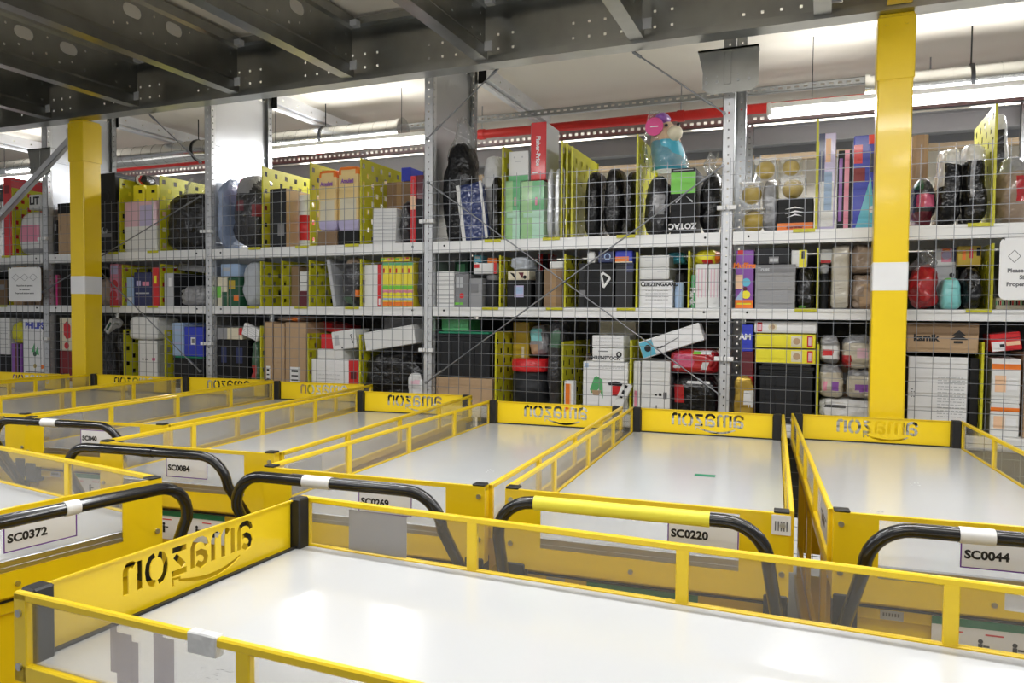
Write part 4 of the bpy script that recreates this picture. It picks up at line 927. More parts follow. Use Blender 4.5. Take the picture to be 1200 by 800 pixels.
bag('backpack', 'dark backpack with green pocket on the middle shelf', 'backpack', (398, 301, 420, 357), 'bag_dark', z0=S2, seed=57, dep=.26, p=3, paint=[(0,.8,.6,1,'bag_green'), (.8,.65,1,.8,'orange'), (.1,0,.9,.12,'bag_brown')])
bx('box', 'white box with narrow red edge left of the yellow crayon boxes', 'box', (424, 310, 447, 358), 'white_card', [('r',.78,0,1,1,'red'), ('r',.84,.8,.94,.95,'white_paper')], z0=S2)
for k in range(5):
    bx('crayon_box', 'yellow crayon box with green cap, %s from the left in the row of five' % ('first', 'second', 'third', 'fourth', 'fifth')[k], 'box', (448.4+7.3*k, 307, 455.2+7.3*k, 357), 'crayon', [('r',0,0,1,.07,'green'), ('r',.1,.14,.35,.24,'red'), ('r',0,.52,1,.60,'limegreen'), ('r',0,.62,1,.68,'pink'), ('c',.5,.73,.06,'yellow_card'), ('r',0,.80,1,.84,'lightblue'), ('r',0,.88,1,.97,'orange')], z0=S2, dep=.2, group='yellow crayon boxes')
for x0, x1, lb in ((446, 462, 'left'), (463, 480, 'right')):
    bx('crayon_box', 'yellow crayon box lying flat on the standing row, %s one' % lb, 'box', (x0, 293, x1, 306), 'crayon', [('r',0,.3,.3,.7,'limegreen'), ('c',.6,.5,.3,'pink'), ('r',.75,.2,.95,.5,'red')], Y=4.72, dep=.2, z0=at(463, 306.3, 4.72).z, z1=2.066, group='flat crayon boxes')
bag('polybag', 'dark blue bag squeezed between crayon boxes and centre upright', 'bag', (487, 300, 496, 357), 'bag_dark', z0=S2, seed=58, dep=.2)
bx('paper_stack', 'stack of white flat boxes right of the centre upright', 'stack', (511, 318, 532, 357), 'white_card', [('r',0,.125*k,1,.125*k+.015,'midgrey') for k in range(1, 8)], z0=S2, dep=.25)
bx('box', 'dark glassy green box behind the white stack', 'box', (511, 295, 548, 340), 'darkgreen', [('r',.2,.1,.8,.4,'green')], Y=4.98, dep=.1, z0=S2, z1=2.06)
bx('box', 'grey box with red badge right of the white stack', 'box', (533, 321, 549, 357), 'grey', [('c',.5,.65,.08,'red'), ('r',.1,.1,.6,.4,'lightgrey'), ('r',0,.85,.6,.92,'limegreen')], z0=S2)
bx('box', 'grey olive box in the middle of the centre bay', 'box', (550, 326, 565, 357), 'midgrey', [('r',.1,.2,.7,.5,'grey')], z0=S2)
jar('jar', 'dark round speaker jar left of the yellow divider', 'jar', (567, 322, 583, 357), 'charcoal', 'grey', z0=S2, lidh=.15)
bx('box', 'white box with red end lying on the grey boxes', 'box', (555, 308, 582, 317), 'white_card', [('r',.02,.1,.25,.45,'red'), ('r',.88,0,1,1,'red')], Y=4.76, z0=at(568, 320.5, 4.72).z, dep=.2)
bx('box', 'small pale blue box on top of the white and red box', 'box', (555, 298, 564, 307), 'skyblue', [('r',.2,.2,.8,.5,'white_card')], Y=4.77, dep=.12, z1=2.068)
bx('box', 'small orange box on top of the white and red box', 'box', (571, 302, 582, 308), 'orange', Y=4.77, dep=.12)
bx('box', 'black box with glowing blue phone picture', 'box', (594, 328, 622, 358), 'dark', [('r',.32,.2,.70,.62,'lilac'), ('r',.34,.25,.68,.5,'lightblue')], z0=S2)
bx('box', 'cream box with dark figures lying on the black phone box', 'box', (595, 317, 620, 327.5), 'cream', [('p',[(.1,.2),(.4,1),(.3,.3)],'dark'), ('p',[(.5,.2),(.7,.9),(.75,.2)],'maroon'), ('c',.8,.7,.2,'dark')], z0=at(607, 328, 4.70).z)
bag('folded_cloth', 'folded grey cloth on the cream picture box', 'cloth', (597, 300, 620, 316), 'cloth_grey', Y=4.71, dep=.2, seed=60, z0=at(607, 317, 4.70).z+.001)
bx('box', 'slim dark box left of the brown carton, middle shelf', 'box', (627, 318, 635, 358), 'dark', z0=S2)
bx('box', 'brown carton left of the striped yellow divider, middle shelf', 'box', (637, 315, 659, 358), 'carton_dark', z0=S2, kind='carton', dep=.28)
bx('box', 'flat white box lying above the brown carton, middle shelf', 'box', (644, 306, 660, 314.5), 'white_card', z0=at(648, 315, 4.70).z+.001, Y=4.71)
bx('box', 'small red and dark box at the back above the brown carton', 'box', (630, 297, 642, 309), 'red', [('r',.5,0,1,1,'dark')], Y=5.0, dep=.2, z0=S2)
bx('box', 'big black box with white triangle badge', 'box', (678, 308, 719, 358), 'dark', [('p',[(.63,.24),(.70,.20),(.90,.30),(.92,.36),(.74,.56),(.68,.54)],'white_card'), ('p',[(.68,.28),(.72,.26),(.86,.33),(.74,.48)],'charcoal'), ('r',.0,.0,.16,1,'charcoal'), ('r',.04,.6,.2,.75,'grey')], z0=S2)
bx('box', 'plain black box next to the triangle badge box', 'box', (721, 308, 742, 358), 'ink', [('r',.6,0,1,.2,'navy'), ('r',.0,.03,.98,.05,'charcoal')], z0=S2)
bx('box', 'blue box with orange end lying on the plain black box', 'box', (721, 295, 741, 307), 'blue', [('r',0,.5,.8,1,'orange'), ('r',0,.9,1,1,'cream')], z0=at(731, 307.6, 4.70).z, z1=2.068)
bx('box', 'navy box with round print on the triangle badge box', 'box', (701, 296, 719, 307), 'navy', [('c',.6,.5,.3,'lightblue'), ('c',.6,.5,.2,'navy')], z0=at(699, 307.6, 4.70).z, z1=2.068)
bx('box', 'little white box on the triangle badge box by the divider', 'box', (688, 296, 697, 307), 'white_card', z0=at(699, 307.6, 4.70).z, z1=2.066)
bx('box', 'plain white box lying on the white lettered box, middle shelf', 'box', (747, 313.5, 784, 327), 'white_card', [('r',.6,.3,.9,.36,'lightgrey')], z0=at(766, 327.4, 4.70).z+.001, dep=.3, side='midgrey')
bx('box', 'topmost plain white box of the stack beside the yellow divider', 'box', (747, 299, 784, 313), 'white_card', [('r',.2,.4,.5,.44,'lightgrey')], z0=at(766, 313.2, 4.70).z+.001, dep=.3, side='midgrey')
bx('box', 'white box with dark capital lettering and ring logo', 'box', (747, 328, 788, 358), 'white_paper', [('r',0,0,1,.03,'grey_ink'), ('t','LIEZENGAARD',.66,.15,.13,'ink'), ('c',.12,.14,.09,'ink'), ('c',.12,.14,.05,'white_paper'), ('l',.2,.32,.9,.75,4,'grey_ink')], z0=S2, dep=.32)
jar('bottle', 'blue grey bottle right of the white lettered box', 'bottle', (790, 320, 801, 358), 'lightblue', 'dark', z0=S2, lidh=.25)
bag('polybag', 'crumpled sky blue bag above the blue grey bottle', 'bag', (779, 294, 802, 309), 'bag_skyblue', Y=4.84, seed=64, dep=.16, z1=2.065)
bx('box', 'slim green box with white lettering beside the thin yellow divider', 'box', (808, 322, 814, 359), 'green', [('t','Merck',.5,.65,.14,'white_paper',90)], z0=S2, dep=.24)
for k, (x0, x1) in enumerate(((815, 829), (830, 843))):
    bx('box', 'white box with faint pink stripes, %s one of the pair by the bracketed upright' % ('left', 'right')[k], 'box', (x0, 309, x1, 358), 'white_card', [('r',.2,.1,.3,.75,'palepink'), ('r',.5,.1,.6,.75,'palepink'), ('r',.8,.1,.86,.75,'palepink')], z0=S2, dep=.28, group='white boxes with pink stripes')
bag('fruit_net', 'net of yellow and red balls on the pink striped boxes', 'net', (812, 293, 844, 307), 'yellow_card', Y=4.74, dep=.14, seed=66, amp=.1, p=2.4, z0=at(829, 308.5, 4.70).z, z1=2.066, paint=[(.8,0,1,1,'orange'), (.35,.7,.7,1,'red')])
bx('toy_box', 'colourful purple and orange toy box right of the bracketed upright', 'box', (862, 293, 883, 359), 'violet', [('r',.1,0,.4,.08,'red'), ('t','Muffins',.5,.26,.09,'orange'), ('r',0,.42,.4,.66,'peach'), ('c',.6,.55,.07,'skyblue'), ('p',[(0,.85),(.4,.66),(.4,.85)],'lightblue'), ('c',.6,.76,.07,'yellow_card'), ('r',0,.85,1,1,'orange'), ('c',.55,.66,.035,'maroon'), ('r',.1,.9,.9,.93,'yellow_card')], z0=S2)
bx('box', 'wide mid grey box with small pale letters', 'box', (885, 310, 932, 359), 'midgrey', [('t','Trust',.2,.1,.08,'lightgrey'), ('r',.88,.05,.96,.13,'lightgrey'), ('r',0,.0,1,.18,'grey'), ('t','Trust',.2,.1,.08,'lightgrey')], z0=S2)
bx('box', 'dark blue grey box lying on the wide mid grey box', 'box', (885, 290, 926, 309), 'charcoal', [('r',.4,.55,.68,.95,'grey'), ('r',.42,.65,.66,.85,'lightgrey')], z0=at(908, 309.6, 4.70).z+.001)
bx('hang_tag', 'white card with yellow and black hang tag beside the divider', 'tag', (927, 293, 946, 313), 'white_card', [('r',.5,.0,.95,1,'yellow_card'), ('r',.64,.06,.84,.5,'ink')], dep=.02, Y=4.72, kind='card')
bag('polybag', 'black knobbly bag with lime feet under the hang tag', 'bag', (934, 313, 954, 358), 'bag_black', z0=S2, seed=70, amp=.12, dep=.2, paint=[(.1,.92,.5,1,'limegreen')])
bx('box', 'small white box with red line beside the yellow divider, middle shelf', 'box', (959, 292, 977, 308), 'white_card', [('r',.05,.8,.8,1,'red')], Y=4.76, dep=.2, z0=at(968, 308, 4.76).z)
jar('bottle', 'dark bottle under the small white and red box', 'bottle', (959, 309.5, 971, 358), 'charcoal', 'lightgrey', z0=S2, lidh=.2, Y=4.76)
bag('rolled_blanket', 'beige rolled blanket in clear film on the middle shelf', 'blanket', (974, 286, 996, 360), 'bag_beige', z0=S2, seed=71, p=7, amp=.05, dep=.26)
bag('polybag', 'brown paper parcel in film, upper of two beside the right pillar', 'bag', (998, 284, 1028, 319), 'bag_brown', seed=72, p=4, z0=at(1013, 320, 4.69).z, z1=2.07)
bag('polybag', 'brown paper parcel in film, lower of two beside the right pillar', 'bag', (998, 321, 1028, 360), 'bag_brown', z0=S2, seed=73, p=4, paint=[(.4,.3,1,1,'carton')])
bag('polybag', 'bright red bag right of the right yellow pillar', 'bag', (1067, 294, 1102, 360), 'bag_red', z0=S2, seed=74, amp=.12, p=2.2, tuft=1)
bx('box', 'white box with pink oval picture at the back right of the red bag', 'box', (1096, 291, 1120, 310), 'white_card', [('r',.3,0,.8,.8,'pink'), ('c',.55,.4,.25,'lilac'), ('r',.82,0,1,.8,'navy'), ('r',.35,.02,.7,.2,'orange')], Y=4.86, z0=at(1108, 311, 4.86).z)
bx('box', 'light grey box under the pink oval picture box', 'box', (1096, 312, 1120, 340), 'lightgrey', [('c',.8,.2,.05,'ink')], Y=4.86, z0=S2)
bag('plush_cushion', 'teal soft bag with green top on the middle shelf', 'cushion', (1103, 325, 1128, 361), 'teal', z0=S2, seed=75, p=4, amp=.03, dep=.18, paint=[(.1,0,.5,.06,'limegreen')])
bx('blister_pack', 'yellow blister packs with orange windows hanging in the back', 'pack', (1122, 288, 1150, 312), 'mustard', [('r',.2,.2,.35,.7,'orange'), ('r',.5,.15,.65,.6,'red'), ('r',.8,.1,.95,.5,'dark')], Y=4.80, dep=.06, kind='card')
bag('polybag', 'glossy black bag between teal bag and right divider', 'bag', (1130, 313, 1153, 359), 'bag_black', z0=S2, seed=76, dep=.25)
bx('box', 'small patterned green and white box under the hanging sign at the right', 'box', (1167, 349, 1215, 361), 'cream', [('r',.05*k,.2,.05*k+.03,.6,('green','ink','red')[k % 3]) for k in range(18)], z0=S2, dep=.3)
# --- lowest shelf
bx('box', 'white box at the very left of the lowest shelf', 'box', (-12, 372, 11, 415), 'white_card', [('l',.1,.2,.9,.8,4,'grey')], z0=at(0, 415, 4.70).z)
bx('box', 'black box under the white box at the far left of the lowest shelf', 'box', (-12, 416.5, 12, 440), 'dark', z0=S3, z1=at(0, 415.6, 4.70).z)
bag('polybag', 'yellow pouch at the far left of the lowest shelf', 'bag', (13, 377, 25, 401), 'yellow_div', seed=80, dep=.14, z0=at(19, 402, 4.69).z)
bx('box', 'purple striped box under the yellow pouch', 'box', (13, 402.5, 25, 440), 'violet', [('r',.4,0,.6,1,'maroon'), ('r',.7,0,.9,1,'dark')], z0=S3)
bx('box', 'white box with blue lettering and a small green plant at the far left', 'box', (27, 374, 55, 440), 'white_paper', [('t','PHILIPS',.5,.10,.10,'blue'), ('p',[(.35,.55),(.5,.38),(.52,.55)],'green'), ('p',[(.5,.58),(.62,.45),(.68,.6)],'green'), ('c',.5,.58,.04,'darkgreen'), ('c',.5,.78,.035,'mustard'), ('c',.8,.79,.035,'orange'), ('r',.85,.13,.97,.17,'ink'), ('l',.1,.86,.9,.95,2,'grey_ink')], z0=S3, z1=at(41, 374, 4.7).z)
bx('box', 'dark box beside the cream blister pack at the lowest shelf', 'box', (60, 380, 69, 440), 'dark', z0=S3)
bx('blister_pack', 'cream blister pack with red utensil left of the left pillar', 'pack', (70, 372, 86, 410), 'cream', [('p',[(.3,.2),(.55,.1),(.8,.25),(.8,.6),(.5,.65),(.3,.5)],'red'), ('c',.5,.84,.10,'red')], z0=at(78, 411, 4.7).z, dep=.08)
bx('box', 'dark red box under the cream blister pack', 'box', (70, 412, 90, 440), 'darkred', z0=S3, z1=at(78, 411.5, 4.7).z)
bag('polybag', 'deep black bag right of the left yellow pillar on the lowest shelf', 'bag', (114, 384, 143, 440), 'bag_black', z0=S3, seed=82)
bx('envelope', 'tilted white paper lying on the black bag by the left pillar', 'paper', (121, 378, 134, 386), 'white_card', [('r',.2,.3,.8,.7,'darkgreen')], tilt=-52, dep=.1, Y=4.69, kind='card')
bag('parcel', 'bulky white wrapped parcel, upper of two', 'parcel', (151, 371, 183, 397), 'white_card', seed=83, p=9, amp=.05, z0=at(167, 398, 4.69).z)
bx('box', 'white box with small red print under the bulky white parcel', 'box', (162, 399, 184, 440), 'white_card', [('r',.2,.4,.3,.43,'ink'), ('r',.38,.4,.5,.43,'ink'), ('r',.75,.38,.9,.44,'hotpink')], z0=S3, z1=at(167, 398.6, 4.7).z, side='lightgrey')
bx('box', 'tall pale blue box on the dark tote with green lid', 'box', (202, 378, 215, 418), 'lightblue', [('r',.1,.2,.9,.24,'lilac'), ('r',.1,.6,.9,.64,'lilac')], z0=at(208, 419, 4.7).z+.016)
bx('box', 'bright blue box with white label on the dark tote', 'box', (216, 383, 238, 418), 'blue', [('r',.35,.35,.6,.6,'white_paper'), ('r',.4,.4,.55,.55,'grey')], z0=at(208, 419, 4.7).z+.016)
bx('tote_box', 'dark tote with green lid under the bright blue box', 'tote', (204, 419, 238, 442), 'charcoal', z0=S3, z1=at(208, 419, 4.7).z, kind='tote', top='green_ink', dep=.4)
bx('box', 'pale green and red flat box in the third bay', 'box', (252, 384, 284, 397), 'cream', [('r',0,0,.4,1,'midgrey'), ('r',.85,0,1,.6,'red')], z0=at(268, 397.4, 4.7).z)
for x0, x1, lb in ((252, 270, 'left'), (271, 290, 'right')):
    bx('speaker_box', 'black box with blue panel on the lowest shelf, %s one' % lb, 'box', (x0, 398, x1, 443), 'dark', [('r',.3,.15,.7,.45,'navy'), ('c',.5,.75,.08,'charcoal')], z0=S3, z1=at(268, 398, 4.7).z-.001, group='black boxes with blue panels')
bx('envelope', 'tilted white leaflets with black print resting on the black boxes', 'paper', (284, 382, 303, 396), 'white_paper', [('l',.08,.1,.92,.9,5,'ink')], tilt=20, dep=.04, Y=4.672, kind='card')
bag('polybag', 'round green and red bag left of the three brown cartons', 'bag', (292, 397, 304, 442), 'bag_green', z0=S3, seed=85, dep=.24, paint=[(.1,.45,.7,.75,'bag_red')])
for k, (x0, x1) in enumerate(((306.5, 319), (320.5, 333), (334.5, 358.5))):
    d_ = [('r',.02,.0,.98,.012,'carton_dark')]
    if k != 1: d_ += [('r',.22,.62,.72,.86,'white_paper'), ('r',.3,.66,.62,.69,'ink'), ('r',.3,.73,.62,.75,'ink'), ('r',.3,.79,.62,.81,'ink')]
    bx('carton', ('brown carton with white label, leftmost of the three', 'brown carton without label, middle of the three', 'wide brown carton with white label, rightmost of the three')[k], 'box', (x0, 377, x1, 445), 'carton', d_, z0=S3, z1=at(330, 377, 4.7).z-.01*(k == 1), dep=.45, kind='plain', group='tall brown cartons')
bag('polybag', 'brown and orange bag lying on the brown cartons', 'bag', (322, 366, 353, 376), 'bag_brown', Y=4.72, seed=88, dep=.3, z0=at(330, 376.6, 4.7).z, z1=1.628, paint=[(.6,0,.85,1,'orange')])
bx('box', 'wide white box with red end on the lowest shelf', 'box', (364, 421, 420, 452), 'white_paper', [('r',.80,0,1,1,'red'), ('c',.9,.75,.12,'white_paper'), ('c',.9,.75,.08,'ink'), ('r',.84,.3,.96,.5,'maroon'), ('l',.1,.35,.6,.7,3,'lightgrey')], z0=S3, z1=at(392, 421, 4.7).z)
bx('box', 'flat white box on the wide white box with red end', 'box', (372, 409, 402, 420), 'white_card', z0=at(392, 420.8, 4.7).z+.001)
bx('box', 'tilted white box with dark letters above the flat white box', 'box', (389, 387, 417, 409), 'white_card', [('r',.12,.2,.3,.75,'lightgrey'), ('t','Duracell',.85,.5,.10,'ink',80), ('c',.4,.9,.05,'ink')], tilt=-8, Y=4.69, dep=.2, z0=None)
bx('box', 'red box tucked behind the tilted white box', 'box', (376, 391, 392, 408), 'red', Y=4.73, z0=at(384, 408.8, 4.73).z, dep=.2)
bx('box', 'flat red tray box above the red box', 'box', (377, 379, 406, 389.5), 'red', [('r',.4,0,1,.5,'darkred')], tilt=8, Y=4.93, dep=.2, z0=None)
bag('polybag', 'huge glossy black sack left of the centre upright', 'sack', (426, 414, 493, 458), 'bag_black', z0=S3, seed=90, p=4, dep=.26)
bx('box', 'long white box tilted up on the glossy black sack', 'box', (427, 385, 486, 407), 'white_card', [('r',.02,.05,.98,.07,'lightgrey')], tilt=-9, dep=.24, Y=4.69)
bx('box', 'dark grey box behind the long tilted white box', 'box', (446, 372, 496, 400), 'midgrey', Y=4.98, dep=.25, z0=S3)
bag('carrier_bag', 'white paper bag with print at the foot of the centre upright', 'bag', (478, 437, 496, 462), 'bag_white', Y=4.645, dep=.04, seed=91, z0=S3, paint=[(.2,.25,.8,.4,'palepink'), (.2,.6,.8,.63,'grey')])
bx('storage_bin', 'dim green storage bin above the black tote', 'bin', (513, 369, 549, 386), 'green', Y=4.78, dep=.2, z0=at(540, 391, 4.7).z+.016, z1=1.62)
bx('tote_box', 'large black tote with green lid right of the centre upright', 'tote', (512, 391, 574, 441), 'charcoal', z0=at(540, 442, 4.7).z, kind='tote', top='green_ink', dep=.4, z1=at(540, 391, 4.7).z)
bx('carton', 'wide brown carton under the large black tote', 'box', (510, 443, 577, 490), 'carton', z0=S3, z1=at(540, 442.4, 4.7).z, dep=.45, kind='plain')
bx('storage_bin', 'yellow brown bin behind the jar with red lid', 'bin', (597, 374, 620, 418), 'mustard', [('r',.55,.3,.7,.9,'cream')], Y=4.95, dep=.24, z0=S3, z1=1.60)
bag('polybag', 'clear bag with teal item above the red lid', 'bag', (618, 384, 641, 420), 'bag_grey', Y=4.85, dep=.2, seed=93, paint=[(0,.1,.7,.5,'teal'), (0,.6,.5,1,'carton')], z0=at(615, 420, 4.69).z+.01, z1=1.58)
jar('jar', 'black supplement jar with wide red lid', 'jar', (594, 421, 637, 480), 'dark', 'red', z0=S3, lidh=.25, neck=.96, bands=[(.32,.95,'charcoal')], Y=4.69)
m = MB(); jx, jz = at(606, 458, 4.70).x, at(606, 458, 4.70).z
bag('polybag', 'smoky dark bag with blue clip right of the red lidded jar', 'bag', (640, 377, 657, 480), 'bag_dark', z0=S3, seed=94, p=4, dep=.26, paint=[(.1,.47,.9,.50,'lightblue'), (0,.1,.9,.3,'bag_green')])
bx('slim_pack', 'slim white and orange pack with hang hole', 'pack', (661, 446, 672, 480), 'white_paper', [('r',.15,.1,.75,1,'peach'), ('r',.15,.1,.6,1,'orange')], z0=S3, dep=.06, Y=4.672)
bx('box', 'white box with green plant and red pot pictures', 'box', (683, 424, 736, 482), 'white_paper', [('r',.03,.03,.12,.12,'lightblue'), ('l',.35,.06,.95,.14,2,'lightgrey'), ('p',[(.16,.55),(.26,.30),(.32,.28),(.44,.35),(.46,.72),(.36,.52),(.30,.6),(.2,.62)],'green'), ('p',[(.2,.56),(.42,.56),(.36,.66),(.24,.66)],'carton'), ('p',[(.56,.40),(.74,.37),(.92,.42),(.9,.46),(.58,.45)],'charcoal'), ('r',.66,.46,.84,.62,'red'), ('r',.66,.62,.84,.65,'darkred')], z0=S3, dep=.3, z1=at(710, 424, 4.7).z)
bx('box', 'white box with bold black lettering on the plant picture box', 'box', (694, 408, 731, 423), 'white_paper', [('t','FAHRENSTOCK',.36,.72,.26,'ink'), ('c',.85,.45,.22,'ink'), ('c',.85,.45,.1,'white_paper'), ('r',.2,.2,.5,.27,'grey')], z0=at(710, 423.6, 4.7).z+.001)
bx('box', 'white box with three printed lines, top of the pair on the plant box', 'box', (694, 393, 731, 407), 'white_paper', [('l',.1,.1,.9,.85,3,'ink')], z0=at(710, 407.6, 4.7).z+.002)
bx('box', 'cream carton at the back above the lettered white boxes', 'box', (703, 371, 745, 392), 'cream', Y=5.01, dep=.09, z0=S3, z1=1.615)
bx('box', 'small tilted white box with black marks lying on the plant box', 'box', (724, 448, 735, 478), 'white_card', [('r',.3,.08,.6,.2,'ink'), ('r',.3,.3,.6,.45,'ink'), ('r',.3,.55,.6,.62,'ink')], tilt=24, dep=.03, Y=4.63, kind='card')
bx('box', 'narrow white box right of the divider, lowest shelf', 'box', (742, 423, 750, 482), 'white_card', [('r',.2,.55,.6,.9,'pink')], z0=S3)
bx('box', 'tall white box with small dark print under the long tilted box', 'box', (751.5, 423, 785, 482), 'white_card', [('r',.48,.6,.56,.63,'ink'), ('r',.62,.58,.72,.63,'ink'), ('r',.78,.56,.9,.68,'grey_ink'), ('r',.52,.8,.56,.95,'grey_ink')], z0=S3, side='midgrey', z1=at(768, 423, 4.7).z)
bx('box', 'long white box with teal picture end, tilted steeply', 'box', (749, 389, 824, 410), 'white_paper', [('r',.01,.08,.22,.95,'skyblue'), ('c',.12,.5,.2,'charcoal'), ('p',[(.3,.68),(.62,.42),(.62,.47),(.3,.74)],'grey'), ('r',.24,.6,.36,.68,'ink')], tilt=-19, dep=.12, Y=4.68)
bag('polybag', 'red and pink glossy package with white flecks', 'bag', (783, 409, 843, 438), 'bag_red', seed=96, p=4, dep=.3, amp=.06, paint=[(.1,.2,.5,.7,'bag_pink'), (.1,.6,.25,.75,'bag_white'), (.55,.05,.85,.2,'bag_white'), (.65,.55,.78,.8,'bag_white'), (.5,.1,.6,.2,'limegreen')], z0=at(813, 439, 4.69).z)
bag('polybag', 'black sack with red corner and white script at the bottom', 'sack', (788, 440, 843, 484), 'bag_black', z0=S3, z1=at(813, 439.4, 4.69).z, seed=97, p=4, dep=.3, amp=.05, paint=[(.0,.25,.25,.6,'bag_red'), (.3,.15,.8,.19,'bag_white'), (.25,.6,.8,.63,'bag_grey')])
bx('box', 'blue box with white letters right of the bracketed upright, lowest shelf', 'box', (869, 380, 882, 411), 'blue', [('t','AM',.3,.45,.2,'white_paper')], z0=at(875, 412, 4.7).z+.001)
bx('box', 'red and maroon box under the blue box, lowest shelf', 'box', (869, 412.5, 882, 440), 'red', [('r',0,0,1,.35,'maroon')], z0=S3, z1=at(875, 412, 4.7).z)
bag('polybag', 'bag of brass coloured fittings at the foot of the bracketed upright', 'bag', (860, 440, 883, 484), 'brass', Y=4.655, dep=.05, z0=S3, seed=98, amp=.12, paint=[(.5,.3,1,.65,'bag_white'), (.6,.45,.9,.5,'red')])
bx('box', 'flat white box with red badge topmost above the yellow boxes', 'box', (884, 374, 957, 389.5), 'white_paper', [('r',.05,.1,.13,.9,'red'), ('r',.06,.25,.12,.75,'palepink'), ('c',.3,.5,.35,'cream'), ('c',.3,.5,.2,'carton')], z0=at(920, 390, 4.7).z, Y=4.70, z1=1.628)
for y0, y1, lb in ((391.5, 407, 'upper'), (409, 425, 'lower')):
    bx('box', 'flat bright yellow box with red badge and picture, %s of two' % lb, 'box', (885, y0, 956, y1), 'yellow_card', [('r',.60,.12,.78,.88,'cream'), ('c',.69,.5,.24,'carton'), ('r',.86,.1,.95,.9,'red'), ('r',.88,.2,.93,.8,'palepink')], z0=at(920, y1+.6, 4.7).z, group='flat yellow boxes', dep=.34)
bx('tote_box', 'dark ribbed storage tote under the yellow boxes', 'tote', (890, 429, 952, 490), 'charcoal', z0=S3, z1=at(920, 426.5, 4.7).z-.015, kind='tote', dep=.4)
bag('food_pouch', 'grey pouch with red script on white label', 'pouch', (961, 393, 984, 425), 'bag_grey', seed=100, p=4, dep=.16, paint=[(0,.4,1,.85,'bag_white'), (.15,.5,.7,.7,'red')], z0=at(972, 426, 4.69).z)
bag('food_pouch', 'cream food pouch with pink picture, upper right by the pillar', 'pouch', (987, 392, 1024, 432), 'bag_cream', seed=101, p=3, dep=.2, paint=[(.0,.6,.3,1,'bag_red'), (.5,.4,.8,.65,'palepink'), (0,0,1,.25,'bag_grey')], z0=at(1005, 433, 4.69).z)
bag('food_pouch', 'cream food pouch with pink pictures, lower left of the group', 'pouch', (960, 427, 989, 466), 'bag_cream', seed=102, p=4, dep=.2, paint=[(.15,.5,.4,.75,'pink'), (.55,.5,.8,.75,'violet'), (0,0,1,.25,'bag_grey')], z0=at(975, 467, 4.69).z)
bag('food_pouch', 'cream food pouch behind the pillar edge, lower right of the group', 'pouch', (992, 434, 1024, 466), 'bag_cream', seed=103, p=4, dep=.2, paint=[(.4,.45,.8,.75,'violet'), (0,0,1,.2,'bag_grey')], z0=at(1008, 467, 4.69).z)
bag('food_pouch', 'white food pouch standing on the lowest shelf left of the pillar', 'pouch', (960, 468, 1024, 500), 'bag_white', seed=104, p=5, dep=.22, z0=S3, z1=at(990, 468, 4.69).z, paint=[(.1,.2,.45,.4,'ink')])
bx('carton', 'brown carton with dark lettering and tree print', 'box', (1063, 376, 1147, 412), 'carton', [('r',0,0,1,.42,'carton_dark'), ('t','kamik',.28,.50,.22,'ink'), ('p',[(.63,.42),(.73,.24),(.83,.42)],'ink'), ('p',[(.60,.56),(.73,.36),(.86,.56)],'ink'), ('r',.66,.6,.78,.68,'ink')], z0=at(1105, 413, 4.7).z, z1=1.628, dep=.4, kind='plain')
bx('box', 'large white box with faint grey print right of the right yellow pillar', 'box', (1064, 418, 1134, 500), 'white_paper', [('l',.05,.42,.12,.55,4,'grey_ink'), ('l',.5,.25,.95,.8,14,'lightgrey'), ('c',.14,.9,.03,'ink')], z0=S3, z1=at(1100, 418, 4.7).z, side='dark', dep=.4, top='dark')
bx('box', 'dark box squeezed between the large white box and the divider', 'box', (1136, 420, 1148, 500), 'dark', z0=S3)
bx('box', 'red box with white barcode label, tilted over the orange striped boxes', 'box', (1161, 390, 1197, 411), 'red', [('r',.02,.45,.45,.98,'white_paper'), ('r',.28,.6,.44,.78,'ink'), ('r',.5,.5,.95,.72,'peach'), ('r',.0,.28,1,.32,'darkred')], tilt=-8, dep=.2, Y=4.69)
for k, (y0, y1, lb) in enumerate(((420, 472, 'upper'), (473.5, 530, 'lower'))):
    bx('box', 'white box with orange stripe and pale print, %s of two at the right' % lb, 'box', (1162-2*k, y0, 1196-2*k, y1), 'white_card', [('r',0,.12,1,.24,'orange'), ('r',.12,.38,.5,.75,'peach'), ('r',.55,.45,.9,.7,'white_paper')], z0=(at(1178, 472.6, 4.7).z if k == 0 else S3), z1=(None if k == 0 else at(1178, 472.6, 4.7).z-.001), group='white and orange boxes', side='midgrey')
bx('carton', 'brown carton at the right edge of the lowest shelf', 'box', (1200, 415, 1260, 525), 'carton', z0=S3, dep=.35, kind='carton')
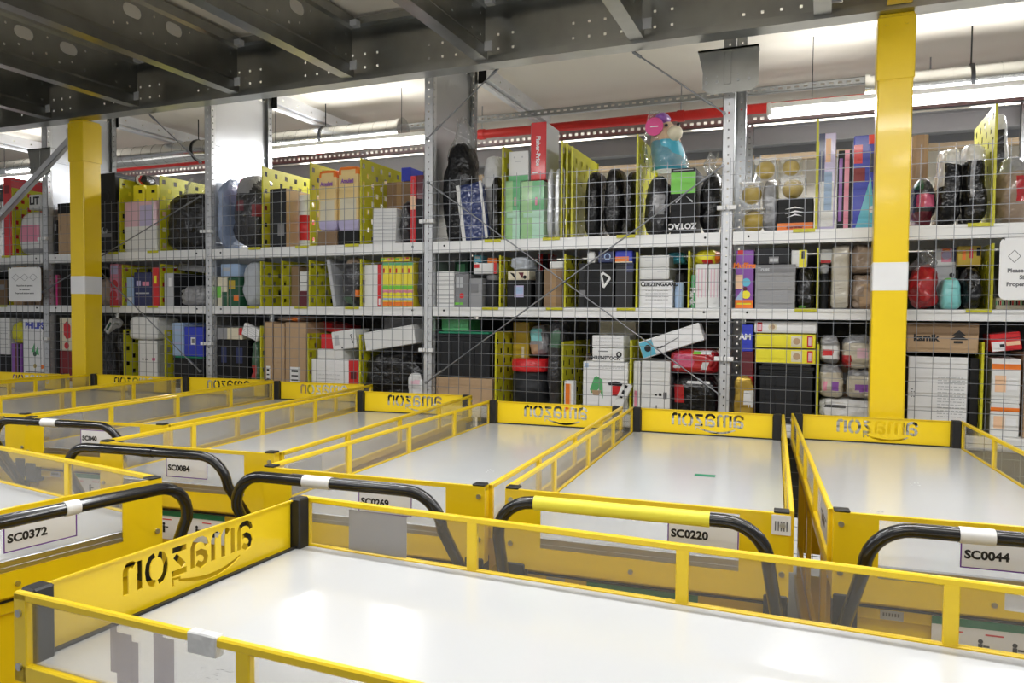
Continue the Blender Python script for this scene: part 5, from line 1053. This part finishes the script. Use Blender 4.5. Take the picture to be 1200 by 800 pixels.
# dark filler boxes added to close the gaps behind the goods
bn = ['far left bay', 'bay behind left pillar', 'bay left of centre', 'bay right of centre', 'bay behind right pillar']
bpy.context.view_layer.update(); OCC = []
for o in COL.objects:
    if o.type == 'MESH' and o.parent is None and o.get('category') and o.name.split('.')[0] not in ('edge_beam', 'joist', 'wire_mesh_panel', 'shelf_tray'):
        c_ = [o.matrix_world @ Vector(v) for v in o.bound_box]
        OCC.append([f(v[i] for v in c_) for i in range(3) for f in (min, max)])
for b in range(5):
    for z0, hh, nm in ((S2, .30, 'middle shelf'), (S3, .42, 'lowest shelf')):
        for k in range(4):
            x0 = UX[b]+.08+k*.47; x1 = min(x0+.44, UX[b+1]-.06); h_ = hh-.03*((k*7+b) % 3)
            for (ax, bx_, ay, by, az, bz) in OCC:          # narrow the box where something already stands
                if by > 5.10 and ay < 5.30 and az < z0+h_ and bz > z0 and ax < x1 and bx_ > x0:
                    if bx_-x0 < x1-ax: x0 = bx_+.006
                    else: x1 = ax-.006
            if x1-x0 < .09: continue
            mt_ = ('charcoal', 'carton_dark', 'dark', 'grey')[(k+b) % 4]; wd = x1-x0
            m = MB().box(0, 0, 0, wd, .2, h_, mt_, .004).box(wd*.1, -.0006, h_*.6, wd*.35, 0, h_*.8, 'midgrey').box(wd/2-.02, -.0005, 0, wd/2+.02, 0, h_, 'charcoal')
            o = m.build('box'); o.location = (x0, 5.105, z0)
            tag(o, 'added dark box at back of %s, %s in %s' % (nm, ('first', 'second', 'third', 'last')[k], bn[b]), 'box', 'added dark boxes at the back of the shelves')
# hanging signs on the wire mesh
def sign(q, label, right):
    a, b, c, d = rect(q, 4.57); w, h = b-a, d-c; e = empty('hanging_sign', ((a+b)/2, 4.57, c)); m = MB()
    ch = .03; n = 6; pts = []
    for cx, cz, a0 in ((w/2-ch, ch, -90), (w/2-ch, h-ch, 0), (-w/2+ch, h-ch, 90), (-w/2+ch, ch, 180)):
        for k in range(n+1): an = R(a0+90*k/n); pts.append((cx+ch*cos(an), cz+ch*sin(an)))
    N = len(pts); v = [(x, 0, z) for x, z in pts]+[(x, .003, z) for x, z in pts]
    m.add(v, [tuple(range(N)), tuple(range(N, 2*N))[::-1]]+[(k, k+N, (k+1) % N+N, (k+1) % N) for k in range(N)], 'white_plastic'); m.build('board', e)
    m = MB(); t = .003
    for cx in ((-.27, 0, .27) if not right else (-.21, .21)):
        P = [(cx*w-.12*w, .70*h), (cx*w, .80*h), (cx*w+.12*w, .70*h), (cx*w, .60*h)]
        for i in range(4):
            A, B = Vector(P[i]), Vector(P[(i+1) % 4]); dd = (B-A).normalized(); nn = Vector((-dd.y, dd.x))*t*.5
            m.add([(A.x+nn.x, -.0005, A.y+nn.y), (A.x-nn.x, -.0005, A.y-nn.y), (B.x-nn.x, -.0005, B.y-nn.y), (B.x+nn.x, -.0005, B.y+nn.y)], [(0,1,2,3)], 'grey_ink')
    hh = .018 if not right else .02
    for k, s in enumerate(('Please inform the operators', 'Size measurement', 'Proper goods into stow section') if not right else ('Please follow', 'Size', 'Proper goods')):
        m.text(s, Matrix.Translation((0, -.0006, h*(.44-.11*k))), hh*.75 if not right else hh, 'grey_ink')
    m.build('printed_text', e)
    for s in (-1, 1): MB().tube([(s*w*.42, .0, h*.97), (s*w*.42, -.006, h*.99), (s*w*.42, .045, h*1.01)], .003, 'dark', 6).build('cable_tie', e)
    return tag(e, label, 'sign')
sign((10, 313, 48, 353), 'white laminated sign with three diamonds hanging at the left edge', False)
sign((1171, 278, 1232, 351), 'white rounded sign with diamond outline hanging at the right edge', True)
